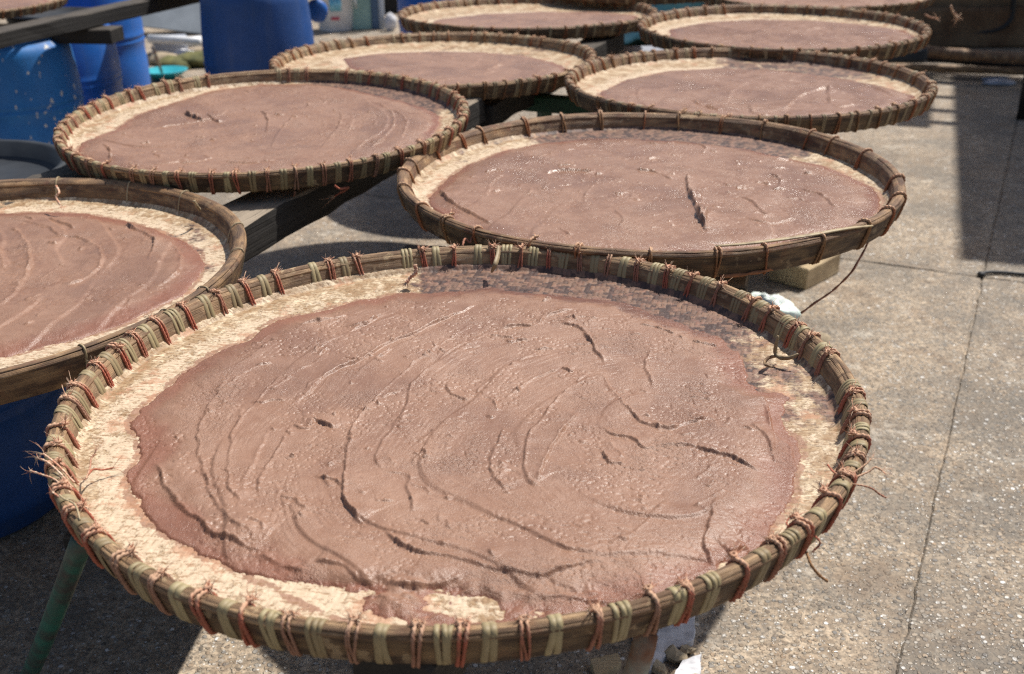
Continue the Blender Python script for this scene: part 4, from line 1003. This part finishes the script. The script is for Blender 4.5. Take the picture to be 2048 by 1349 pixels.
tag(beam('cross_board', (-1.20, 2.21, zb - 0.075), (-0.60, 2.12, zb - 0.075), 0.30, 0.03, M['wood_dark'], None, 8, 0.001, 12), 'black weathered cross board in the gap between the golden tray and the one behind it', 'board')
def trestle(ends, zt, foot_dx, label, mt_bar, mt_leg, bar=(0.075, 0.07), legs=None, r=0.017):
    a, b = [np.array(e, float) for e in ends]; mid = (a + b) / 2
    root = empty('trestle', (mid[0], mid[1], 0)); tag(root, label, 'trestle', 'trestles under the tray beams')
    d = (b - a) / np.linalg.norm(b - a); nrm = np.array([-d[1], d[0]])
    beam('crossbar', (*(a - mid), zt), (*(b - mid), zt), bar[0], bar[1], mt_bar, root, 8, 0.001, 5)
    for e, s in ((a, 1), (b, -1)):
        for k in (-1, 1):
            top = np.array([*(e - mid + d * s * 0.05 + nrm * k * 0.03), zt - bar[1] * 0.6]); ft = np.array([*(e - mid + nrm * k * foot_dx), 0.0])
            V, F = sweep([top, top * .5 + ft * .5, ft], r, 10); obj('leg', mesh('leg', V, F, mt_leg), root)
    return root
zc = zb - 0.0725
# trestle whose crossbar shows at both sides under the plain-rimmed tray
eL = un(800, 500, zc)[:2]; eR = un(1497, 557, zc)[:2]
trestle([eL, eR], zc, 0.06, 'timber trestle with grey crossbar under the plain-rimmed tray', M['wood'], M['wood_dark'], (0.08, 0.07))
for k, (px, py, px2, py2, mtl, lb) in enumerate(((1085, 190, 1380, 200, M['dark_green'], 'dark green trestle whose leg shows between the middle trays'),)):
    a = un(px, py, zc - 0.0)[:2]; b = a + bn * 0.62
    t = empty('trestle', (*((a + b) / 2), 0)); tag(t, lb, 'trestle', 'trestles under the tray beams'); mid = (a + b) / 2
    beam('crossbar', (*(a - mid - bn * .1), zc), (*(b - mid), zc), 0.05, 0.05, mtl, t)
    for e in (a, b):
        for kk, dxx in enumerate((0.0, 0.28)):
            V, F = sweep([(*(e - mid + bd * 0.01), zc - 0.03), (*(e - mid + bd * (0.01 + dxx)), 0.0)], 0.022, 4); obj('leg', mesh('leg', V, F, mtl, False), t)

tag(beam('timber_block', (-0.36, 2.28, zb + 0.032), (-0.26, 2.52, zb + 0.032), 0.07, 0.030, M['wood_dark'], None, 4, 0.001, 15), 'thin dark packing piece between the grey beam and the tray by the barrels', 'timber block')
# front trestle: worn green leg at left, rusty pipe at right
L0 = un(168, 1072, ZT - 0.085); L1 = un(22, 1430, 0.0)
R0 = un(1288, 1290, ZT - 0.060); R1 = np.array([R0[0] - 0.13, R0[1] + 0.03, 0.0])
ft = empty('trestle', (float((L0[0] + R0[0]) / 2), float((L0[1] + R0[1]) / 2), 0)); tag(ft, 'metal trestle under the nearest tray, worn green left leg and rusty right leg', 'trestle', 'trestles under the tray beams')
o0 = np.array(ft.location)
V, F = sweep(smoothpath([L0 - o0, (L0 * .5 + L1 * .5) - o0 + np.array([.004, 0, 0]), L1 - o0], 12), 0.0135, 12); tag(obj('leg', mesh('leg', V, F, M['green_metal']), ft), 'worn green painted leg')
rt_ = R0 - o0; rb = R1 - o0
P = smoothpath([rt_ + np.array([0.004, 0.03, 0.006]), rt_, rt_ * .8 + rb * .2, rb], 16)
V, F = sweep(P, 0.0115, 14); tag(obj('leg', mesh('leg', V, F, M['rust']), ft), 'rusty pipe leg with flaking pale green paint')
V, F = sweep([L0 - o0 + np.array([0.0, 0.045, 0.0]), R0 - o0 + np.array([0, 0.045, -.01])], 0.016, 10); obj('crossbar', mesh('crossbar', V, F, M['rust']), ft)

# ================================================================== BARRELS
def barrel(name, x, y, r, h, mt, label, lid=None, rot=0.0):
    t = empty(name, (x, y, 0)); tag(t, label, 'barrel', 'plastic barrels')
    pr = [(0.0, 0.004), (r * .80, 0.004), (r * .90, 0.012), (r * .94, 0.05)]
    for k in range(1, 9): pr.append((r * (0.94 + 0.06 * math.sin(math.pi * (0.15 + 0.7 * k / 9))), h * (0.05 + 0.42 * k / 9)))
    zr_ = h * 0.50
    pr += [(r * 1.0, zr_ - .02), (r * 1.012, zr_ - .012), (r * .985, zr_ - .004), (r * .985, zr_ + .004), (r * 1.012, zr_ + .012), (r * 1.0, zr_ + .02)]
    for k in range(1, 8): pr.append((r * (1.0 - 0.05 * (k / 8) ** 2), h * (0.54 + 0.28 * k / 8)))
    for a in range(1, 7):
        q = a / 7 * math.pi / 2; pr.append((r * (0.80 + 0.15 * math.cos(q)), h * (0.83 + 0.10 * math.sin(q))))
    pr += [(r * .78, h * .94), (r * .78, h * .965)]
    V, F = lathe(pr, 56); obj('body', mesh('body', V, F, mt), t, rot=(0, 0, rot))
    V, F = lathe([(r * .775, h * .955), (r * .80, h * .955), (r * .815, h * .97), (r * .815, h * .99), (r * .79, h), (r * .74, h), (r * .72, h * .985), (0.0, h * .985)], 48)
    obj('lid', mesh('lid', V, F, lid or M['black']), t)
    return t
barrel('barrel', -1.235, 2.12, 0.262, 0.59, M['blue'], 'dark blue plastic barrel standing under the golden tray at the left edge')
def bx(pxr, y, r, py=170):                 # x of a barrel whose right edge is at pixel pxr
    p = uny(pxr, py, y); return p[0] - r * math.hypot(1, p[0] / y)
barrel('barrel', bx(163, 4.90, .26), 4.90, 0.26, 0.60, M['blue_spot'], 'mid-blue plastic barrel with pale paint spots, nearest of the top left group', rot=2.2)
barrel('barrel', bx(247, 5.40, .26), 5.40, 0.26, 0.60, M['blue_bright'], 'lighter blue plastic barrel just behind the paint-spotted one', rot=1.0)
barrel('barrel', bx(303, 6.0, .27), 6.0, 0.27, 0.78, M['blue_bright'], 'tall royal blue plastic barrel, right of the paint-spotted pair', rot=0.4)
barrel('barrel', bx(636, 5.15, .25), 5.15, 0.25, 0.80, M['blue'], 'dark blue plastic barrel standing alone between the grey panel and the white bucket', rot=3.0)
pf = uny(797, 40, 6.3); barrel('barrel', pf[0] + 0.26, 6.3, 0.26, 0.85, M['blue_bright'], 'far blue plastic barrel behind the top centre tray', rot=5)

# black basin with its own barrel, left
bp = un(28, 330, ZT - 0.09)
bxc, byc, br = -1.375, 2.635, 0.285
barrel('barrel', bxc, byc, 0.25, 0.555, M['blue'], 'dark barrel hidden beneath the black plastic basin')
V, F = lathe([(0.0, 0.0), (br * .86, 0.0), (br * .90, 0.006), (br * .955, 0.046), (br * 1.0, 0.050), (br * 1.0, 0.056), (br * .97, 0.058), (br * .935, 0.054), (br * .90, 0.018), (br * .86, 0.010), (br * .6, 0.013), (0.0, 0.012)], 64)
bas = obj('basin', mesh('basin', V, F, M['black']), None, (bxc, byc, 0.560)); tag(bas, 'shallow black plastic basin left of the tray by the barrels', 'basin')

# the long dark beam at top left and its cross piece
b0 = un(0, 97, ZT - 0.085)[:2]; b1 = un(420, 0, ZT - 0.085)[:2]; dd = (b1 - b0) / np.linalg.norm(b1 - b0); nn_ = np.array([dd[1], -dd[0]])
a = b0 - nn_ * 0.05 - dd * 0.5; b = b1 - nn_ * 0.05 + dd * 0.6
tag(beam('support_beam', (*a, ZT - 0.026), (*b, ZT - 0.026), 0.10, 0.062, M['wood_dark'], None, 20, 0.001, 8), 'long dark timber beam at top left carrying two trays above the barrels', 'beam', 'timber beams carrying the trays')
cA = un(238, 88, ZT - 0.16)
tag(beam('timber_block', (cA[0] - 0.62, cA[1] + 0.10, ZT - 0.092), (cA[0], cA[1] + 0.0, ZT - 0.092), 0.12, 0.062, M['wood_dark'], None, 6, 0.001, 9), 'short dark timber packing block on the blue barrels, under the top left beam', 'timber block')

V, F = box(0.24, 0.60, 0.024, 0.003, 0.0006, 4, 2)
o = obj('added_shade_plank', mesh('added_shade_plank', V, F, M['wood_dark'], False), ft, (-0.550 - o0[0], 1.72 - o0[1], 0.35), (0, 0, -0.1))  # unseen plank, added to shade the ground at lower left

# ================================================================== THINGS ON THE GROUND
def blob(seed, sx, sy, sz, n=14, k=10, amp=0.25):
    V = []
    for i in range(k + 1):
        ph = math.pi * i / k
        for j in range(n):
            th = 2 * math.pi * j / n
            d = np.array([math.sin(ph) * math.cos(th), math.sin(ph) * math.sin(th), math.cos(ph)])
            q = 1 + amp * float(fbm(np.array([d[0] * 1.6 + seed * 3.3 + d[2]]), np.array([d[1] * 1.6 + seed + d[2] * 1.3]), seed, 3)[0])
            V.append(d * q * np.array([sx, sy, sz]))
    return np.array(V), [f for f in gridfaces(k + 1, n)]
# wooden block beside the plain-rimmed tray
wb = un(1625, 560, 0.06)
V, F = box(0.21, 0.14, 0.072, 0.004, 0.0008, 3, 3)
ang = math.atan2(*(un(1690, 552, 0)[:2] - un(1615, 592, 0)[:2])[::-1])
o = obj('wooden_block', mesh('wooden_block', V, F, M['wood_pale'], False), None, (0.965, 3.41, 0.036), (0, 0, ang)); tag(o, 'pale sawn wooden block on the concrete under the hanging cord', 'wood block')
# crumpled plastic bag
p = un(1545, 655, 0.0)
r_ = np.random.RandomState(4); n, k = 34, 22; V = []
for i in range(k):
    ph = math.pi * 0.5 * i / (k - 1)
    for j in range(n):
        th = 2 * math.pi * j / n; d = np.array([math.sin(ph) * math.cos(th), math.sin(ph) * math.sin(th), math.cos(ph)])
        q = 1 + 0.34 * float(fbm(np.array([d[0] * 3.1 + 5]), np.array([d[1] * 3.1 + d[2]]), 2, 4)[0]) + 0.05 * abs(math.sin(5 * th + 3 * ph))
        V.append((d[0] * q * 0.085, d[1] * q * 0.055, max(0.001, d[2] * q * 0.055)))
bg_ = obj('plastic_bag', mesh('plastic_bag', V, gridfaces(k, n), M['bag']), None, (p[0], p[1] + 0.10, 0.0), (0, 0, -0.3)); tag(bg_, 'crumpled white and mint plastic bag on the concrete behind the front tray', 'bag')
V, F = blob(3, 0.045, 0.035, 0.03, 12, 8, 0.35)
p = un(1632, 705, 0.0); o = obj('stone', mesh('stone', V, F, M['stone'], True), None, (p[0], p[1] + .02, 0.022)); tag(o, 'small dark grey stone just outside the right rim of the front tray', 'stone')
# black hose/cord at right, on the joint
P = [un(1962, 549, 0.008), un(1975, 545, 0.01), un(2000, 545, 0.008), un(2048, 549, 0.008), un(2200, 560, 0.008)]
mb = MB(); V, F = sweep(smoothpath(P, 30), 0.0062, 8); mb.add(V, F); V, F = blob(2, .013, .013, .010, 10, 6, .1); mb.add(V + P[0], F)
o = obj('rubber_hose', mb.mesh('rubber_hose', M['rubber'])); tag(o, 'thin black rubber hose lying across the concrete joint at right edge', 'hose')
# debris by the rusty leg
def flake(poly, z0, th, mt, name, label, cat, seed=0, tilt=(0, 0)):
    P = np.array([un(x, y, 0)[:2] for x, y in poly]); c = P.mean(0); n_ = len(P)
    Q = []
    for i in range(n_):
        for t_ in np.linspace(0, 1, 6, endpoint=False):
            q = P[i] * (1 - t_) + P[(i + 1) % n_] * t_ - c; q = q + np.random.RandomState(seed + i * 10 + int(t_ * 6)).randn(2) * 0.0012; Q.append(q)
    Q = np.array(Q); n_ = len(Q)
    zt = z0 + th + tilt[0] * Q[:, 0] + tilt[1] * Q[:, 1]
    V = np.concatenate([np.column_stack([Q, np.full(n_, 0.0)]), np.column_stack([Q, zt - 0.001]), np.column_stack([Q * 0.985, zt])])
    F = [(i, (i + 1) % n_, n_ + (i + 1) % n_, n_ + i) for i in range(n_)] + [(n_ + i, n_ + (i + 1) % n_, 2 * n_ + (i + 1) % n_, 2 * n_ + i) for i in range(n_)] + [tuple(range(2 * n_, 3 * n_))]
    o = obj(name, mesh(name, V, F, mt, False), None, (c[0], c[1], 0.0)); tag(o, label, cat); return o
flake([(1388, 1236), (1388, 1290), (1345, 1312), (1300, 1348), (1280, 1330), (1262, 1262), (1330, 1240)], 0.002, 0.012, M['plaster'], 'broken_plaster', 'broken white plaster sheet on the ground behind the rusty leg', 'plaster', 3)
flake([(1400, 1322), (1398, 1372), (1340, 1378), (1365, 1335)], 0.002, 0.014, M['plaster'], 'broken_plaster', 'small grey plaster chip at the bottom edge, right of the rusty leg', 'plaster', 7)
flake([(1180, 1335), (1236, 1322), (1242, 1340), (1190, 1372)], 0.002, 0.016, M['wood_pale'], 'wood_offcut', 'tan wood offcut on the ground left of the rusty leg', 'wood offcut', 5)
for k, (x, y, s, lb) in enumerate(((1352, 1322, .017, 'tawny rubble stone between the two white plaster pieces'), (1375, 1308, .011, 'little reddish rubble stone at the edge of the plaster sheet'), (1318, 1348, .014, 'brown rubble stone at the bottom edge beside the rusty leg'),
                                   (1385, 175 + 1190, .012, 'dark rubble stone below the small plaster chip'))):
    V, F = blob(k + 4, s * 1.3, s, s * .7, 7, 5, 0.9); p = un(x, y, 0); o = obj('stone', mesh('stone', V, F, M['stone'], False), None, (p[0], p[1], s * .4 + .004)); tag(o, lb, 'stone')
# loose grit on the concrete
def grit(n, seed):
    r_ = np.random.RandomState(seed); Vs = []; Fs = []; base_v = np.array([(1, 0, -.2), (-.4, .9, -.2), (-.5, -.8, -.2), (.1, .1, .7)])
    for i in range(n):
        px = un(r_.uniform(-60, 2120), 1349 - 1150 * r_.rand() ** 1.0, 0)
        s = r_.uniform(0.0009, 0.0026) * (1.6 if r_.rand() < .08 else 1)
        a = r_.rand() * 6.28; V = base_v * s * (1 + .4 * r_.randn(4, 3)); c, s_ = math.cos(a), math.sin(a)
        V = np.column_stack([V[:, 0] * c - V[:, 1] * s_, V[:, 0] * s_ + V[:, 1] * c, np.abs(V[:, 2])]) + np.array([px[0], px[1], 0.0002]); Vs.append(V)
        Fs.append(np.array([(0, 1, 3), (1, 2, 3), (2, 0, 3)]) + 4 * i)
    return mesh('grit', np.concatenate(Vs), np.concatenate(Fs), [M['grit']], False)
s = NT('pale_grit'); rn = s.noise(s.tc.outputs['Object'], 120, 1)
M['grit'] = s.fin(s.rmp(rn, (0.3, (0.10, 0.085, 0.07)), (0.5, (0.34, 0.28, 0.21)), (0.62, (0.62, 0.60, 0.55))), 0.3, None, 0.7)
o = obj('grit', grit(9000, 5)); tag(o, 'loose grit scattered over the concrete', 'grit', kind='stuff')

# ================================================================== BACKGROUND LEFT
def sheet(name, p, sx, sz, th, rot, mt, label, cat, ribs=0):
    V, F = box(sx, th, sz, min(0.003, th / 3), 0.0, 2, 1)
    o = empty(name, p, rot) if False else obj(name, mesh(name, V, F, mt, False), None, p, rot); tag(o, label, cat); return o
p = un(350, 72, 0.0)
sheet('leaning_sheet', (p[0] - .10, p[1] + .15, 0.30), 0.85, 0.62, 0.012, (R(-38), R(10), R(12)), M['grey_sheet'], 'slate grey sheet leaning between the royal blue and the lone blue barrel', 'panel')
Pp = [un(298, 78, 0.12), un(345, 80, 0.12), un(402, 84, 0.12)]
V, F = sweep(Pp, 0.028, 14); o = obj('white_pipe', mesh('white_pipe', V, F, M['white'])); tag(o, 'white plastic pipe lying before the grey sheet', 'pipe')
p = un(335, 112, 0.0); V, F = box(0.22, 0.20, 0.11, 0.012); o = obj('crate', mesh('crate', V, F, M['grey_board'], False), None, (p[0], p[1] + .1, 0.055), (0, 0, 0.2)); tag(o, 'pale grey plastic crate under the white pipe', 'crate')
p = un(392, 100, 0.0); V, F = sweep([(-.12, 0, .04), (0.02, 0, .06), (.14, .1, .05)], 0.035, 12); o = obj('white_pipe', mesh('white_pipe', V, F, M['white']), None, (p[0], p[1], 0)); tag(o, 'short white pipe end half behind the lone dark blue barrel', 'pipe')
for k, (x, y, s, mt, lb) in enumerate(((330, 128, .08, 'stone', 'brown rubble lump between the barrels'), (372, 118, .07, 'plaster', 'whitish rubble lump by the white pipe'), (390, 132, .11, 'moss', 'low mossy rubble heap beside the lone barrel'),
                                       (350, 138, .09, 'moss', 'mossy lump above the turquoise bowl'), (405, 108, .05, 'stone', 'small dark rubble lump against the lone barrel'))):
    V, F = blob(k + 1, s * 1.3, s, s * .55, 14, 9, 0.35); p = un(x, y, 0); o = obj('rubble', mesh('rubble', V, F, M[mt], True), None, (p[0], p[1], s * .3)); tag(o, lb, 'rubble')
p = un(333, 158, 0.0); V, F = lathe([(0, 0.0), (.07, 0.0), (.13, .05), (.135, .055), (.125, .055), (.065, .008), (0, .008)], 36)
o = obj('bowl', mesh('bowl', V, F, M['turq']), None, (p[0], p[1], 0.0)); tag(o, 'turquoise plastic bowl on the ground between the barrels', 'bowl')
V, F = sweep([un(305, 95, .3), un(318, 128, .12), un(325, 150, .02)], 0.009, 8); o = obj('stick', mesh('stick', V, F, M['rust'])); tag(o, 'thin brown stick leaning beside the royal blue barrel', 'stick')

# white bucket with a label, beside it a blue scoop
p = un(668, 66, 0.0)
bk = empty('bucket', (p[0], p[1] + .14, 0)); tag(bk, 'white plastic bucket with a blue and red label behind the lone barrel', 'bucket')
V, F = lathe([(0, 0.0), (.125, 0.0), (.13, .01), (.150, .30), (.160, .305), (.160, .32), (.150, .322), (.148, .36), (.155, .365), (.155, .375), (.145, .375), (.12, .02), (0, .02)], 44); obj('body', mesh('body', V, F, M['white']), bk)
def decal(parent, r, a0, a1, z0, z1, mt, name, tp=0.0):
    n_ = 10; V = []
    for i in range(n_):
        a_ = a0 + (a1 - a0) * i / (n_ - 1)
        for z in (z0, z1):
            rr = r + (z - 0.01) * 0.069
            for q in (0.0, 0.0012): V.append(((rr + q) * math.cos(a_), (rr + q) * math.sin(a_), z))
    F = []
    for i in range(n_ - 1):
        b_ = i * 4; c_ = b_ + 4; F += [(b_ + 1, c_ + 1, c_ + 3, b_ + 3), (b_ + 3, c_ + 3, c_ + 2, b_ + 2), (b_, b_ + 2, c_ + 2, c_), (b_ + 1, b_, c_, c_ + 1)]
    F += [(0, 1, 3, 2), (n_ * 4 - 4, n_ * 4 - 2, n_ * 4 - 1, n_ * 4 - 3)]
    return obj(name, mesh(name, V, F, mt), parent)
decal(bk, 0.1306, R(-98), R(-62), 0.155, 0.245, M['label_blue'], 'label'); decal(bk, 0.1306, R(-96), R(-70), 0.09, 0.115, M['label_red'], 'label')
V, F = sweep([(.145, -.06, .30), (.17, -.10, .22), (.17, -.07, .17)], 0.008, 8); obj('handle', mesh('handle', V, F, M['white']), bk)
p = uny(634, 22, 5.9); V, F = blob(5, .055, .03, .06, 14, 10, .12); o = obj('scoop', mesh('scoop', V, F, M['blue_bright']), None, tuple(p)); 
mb = MB(); mb.add(V, F); V2, F2 = sweep([(-.03, 0, .03), (-.12, .02, .02), (-.22, .03, .0)], 0.014, 8); mb.add(V2, F2)
bpy.data.objects.remove(o); o = obj('scoop', mb.mesh('scoop', M['blue_bright']), None, tuple(p)); tag(o, 'bright blue plastic scoop sticking out behind the lone barrel', 'scoop')
p = un(716, 61, 0.0); sheet('pale_green_board', (p[0], p[1] + .05, 0.30), 0.20, 0.60, 0.02, (R(-6), 0, R(4)), M['green_sheet'], 'pale green board standing right of the white bucket', 'board')
p = un(750, 61, 0.0); sheet('slate_blue_board', (p[0], p[1] + .08, 0.30), 0.085, 0.60, 0.03, (R(-4), 0, R(-4)), M['blue_sheet'], 'narrow slate blue board beside the pale green one', 'board')
p = un(765, 60, 0.0); V, F = sweep([(p[0], p[1], 0.0), (p[0], p[1] + .03, 0.6)], 0.022, 12); o = obj('pale_pipe', mesh('pale_pipe', V, F, M['pale_blue'])); tag(o, 'upright pale blue pipe left of the far barrel', 'pipe')
p = un(783, 62, 0.0); V, F = blob(8, .05, .05, .07, 12, 8, .2); o = obj('rubble', mesh('rubble', V, F, M['plaster']), None, (p[0], p[1], .06)); tag(o, 'pale lump of rubble at the foot of the far barrel', 'rubble')
p = un(780, 40, 0.0); sheet('brown_board', (p[0], p[1] + .4, 0.30), 0.30, 0.60, 0.03, (R(-4), 0, R(8)), M['wood_dark'], 'brown board standing far back by the far blue barrel', 'board')
# back wall of the yard, far left
o = obj('yard_wall', None) if False else None
V, F = box(9.0, 0.15, 1.6, 0.01); o = obj('yard_wall', mesh('yard_wall', V, F, mat_plain('pale_render', (0.38, 0.34, 0.28), (0.28, 0.25, 0.21), 0.9, 2.0, 0, .004), False), None, (-2.5, 11.2, 0.8), (0, 0, 0.05)); tag(o, 'low pale rendered yard wall beyond the barrels', 'wall')

# grey board and tarp between the far trays
p = un(1250, 108, ZT - 0.16); V, F = box(0.42, 0.16, 0.018, 0.003)
o = obj('grey_board', mesh('grey_board', V, F, M['grey_board'], False), None, (p[0], p[1] + .05, ZT - 0.165), (R(4), 0, -0.05)); tag(o, 'pale grey board lying low between the four far trays', 'board')
p = un(1350, 22, 0.25); n, k = 26, 12; V = []
for i in range(n):
    for j in range(k):
        x = (i / (n - 1) - .5) * 0.75; y = (j / (k - 1) - .5) * 0.5
        V.append((x, y, 0.42 * math.exp(-(x * x / .07 + y * y / .05)) + 0.05 * float(fbm(np.array([x * 7.]), np.array([y * 7.]), 4, 3)[0]) + .03))
F = [(i * k + j, (i + 1) * k + j, (i + 1) * k + j + 1, i * k + j + 1) for i in range(n - 1) for j in range(k - 1)]
o = obj('tarp', mesh('tarp', V, F, M['tarp']), None, (p[0], p[1], 0.02)); tag(o, 'sea green tarp heaped behind the far trays', 'tarp')
sm = o.modifiers.new('thickness', 'SOLIDIFY'); sm.thickness = 0.004
V, F = box(0.34, 0.24, 0.30, 0.01); p = un(1290, 90, 0.0)
o = obj('green_crate', mesh('green_crate', V, F, M['dark_green'], False), None, (p[0], p[1] + .1, 0.15), (0, 0, .2)); tag(o, 'dark green crate on the ground under the far trays', 'crate')

# ================================================================== BACKGROUND RIGHT: stained wall, poles, canopy
wl = empty('stained_wall', (2.9, 7.75, 0)); tag(wl, 'brown stained concrete wall at top right beyond the trays', 'wall')
V, F = box(3.6, 0.22, 1.5, 0.012, 0.002, 12, 4); obj('wall_face', mesh('wall_face', V, F, M['wall'], False), wl, (0, 0, 0.75), (0, 0, -0.06))
V, F = box(3.6, 0.30, 0.26, 0.02, 0.004, 12, 6); obj('plinth', mesh('plinth', V, F, M['wall'], False), wl, (0, -0.06, 0.13), (0, 0, -0.06))
P = [uny(1780, 62, 7.56), uny(1850, 66, 7.56), uny(1930, 66, 7.55), uny(1985, 62, 7.53), uny(2015, 48, 7.52), uny(2026, 20, 7.52), uny(2030, -60, 7.5)]
V, F = sweep(smoothpath(P, 40), 0.017, 8); o = obj('wall_hose', mesh('wall_hose', V, F, M['rubber'])); tag(o, 'dark hose looping along the stained wall', 'hose')
def pole(a, b, r, mt, label, name='bamboo_pole'):
    P = smoothpath([a, (np.array(a) + b) / 2 + np.array([0, 0, -.006]), b], 30)
    rr = r * (1 + 0.10 * np.exp(-((np.arange(30) % 7) - 3.0) ** 2 * 2))
    V, F = sweep(P, rr, 10); uv = np.column_stack([np.repeat(np.linspace(0, 1, 30), 10), np.tile(np.linspace(0, .1, 10), 30), np.zeros(300)])
    o = obj(name, mesh(name, V, F, mt, True, {'suv': uv})); tag(o, label, 'pole'); return o
pole(un(1820, 100, .16), un(2130, 122, .16), 0.032, M['bamboo_dark'], 'thick bamboo pole lying along the foot of the stained wall')
pole(un(1835, 112, .10), un(2130, 133, .10), 0.028, M['wood_dark'] if False else M['rubber'], 'black pipe lying just in front of the thick bamboo pole', 'black_pipe')
pole(un(1560, 122, .06), un(2130, 146, .06), 0.022, M['bamboo'], 'thin pale bamboo pole lying nearest, in front of the black pipe')
p = un(1795, 122, 0.16); V, F = box(0.30, 0.12, 0.09, 0.02); o = obj('dark_trough', mesh('dark_trough', V, F, M['black'], False), None, (p[0], p[1], 0.20), (0, 0, -.1)); tag(o, 'dark plastic trough under the right rim of the upper right tray', 'trough')
for k, (x, y, s, lb) in enumerate(((2000, 170, .05, 'crumpled pale scrap in the shade near the right edge'), (1990, 160, .035, 'smaller pale scrap behind the one in the shade'))):
    V, F = blob(k + 6, s * 2.2, s, s * .35, 14, 8, .45); p = un(x, y, 0); o = obj('scrap', mesh('scrap', V, F, M['grey_board']), None, (p[0], p[1], s * .25)); tag(o, lb, 'scrap')

# canopy outside the frame at right that throws the big shadow
HC = 2.05; off = -SUNOFF[:2] / 0.70 * HC
su = (un(1905, 150, 0)[:2] - un(1918, 520, 0)[:2]); su /= np.linalg.norm(su); sv = np.array([su[1], -su[0]])
c00 = un(1918, 520, 0)[:2] + off
cn = empty('canopy', (*c00, 0)); tag(cn, 'corrugated canopy on posts standing right of the yard, shading the concrete', 'canopy')
def corr(u0, u1, v0, v1):
    nu, nv = 2, int((v1 - v0) / 0.012); V = []
    for u in (u0, u1):
        for j in range(nv):
            v = v0 + (v1 - v0) * j / (nv - 1); q = su * u + sv * v; V.append((q[0], q[1], HC + 0.010 * math.sin(v / 0.076 * 2 * math.pi)))
    F = [(j, nv + j, nv + j + 1, j + 1) for j in range(nv - 1)]
    o = obj('roof_sheet', mesh('roof_sheet', V, F, M['roof']), cn); sm = o.modifiers.new('thickness', 'SOLIDIFY'); sm.thickness = 0.002
corr(0, 3.35, 0.0, 2.6)
def bar(u0, v0, u1, v1, w, z, name):
    a_ = su * u0 + sv * v0; b_ = su * u1 + sv * v1; beam(name, (*a_, z), (*b_, z), w, 0.04, M['wood_dark'], cn, 2)
bar(1.9, -0.20, 3.35, -0.20, 0.16, HC, 'side_rail')
for u in (2.0, 2.28, 2.62, 3.05, 3.3): bar(u, -0.28, u, 0.3, 0.07, HC - .045, 'rafter')
for (u, v) in ((0.05, 2.4), (3.25, 2.4), (0.05, 0.95)):
    q = su * u + sv * v; V, F = sweep([(q[0], q[1], 0), (q[0], q[1], HC)], 0.035, 10); obj('post', mesh('post', V, F, M['wood_dark']), cn)
pp = un(2043, 238, 0)[:2] - c00; V, F = sweep([(pp[0] + .01 + c00[0], pp[1] + c00[1], 0), (pp[0] + .01 + c00[0], pp[1] + c00[1], 0.40)], 0.035, 10); o = obj('short_post', mesh('short_post', V, F, M['wood_dark'])); tag(o, 'short dark post at the right edge in front of the poles', 'post')
for o_ in list(bpy.data.objects):
    for k_ in ('_hs', '_seed'):
        if k_ in o_.keys(): del o_[k_]
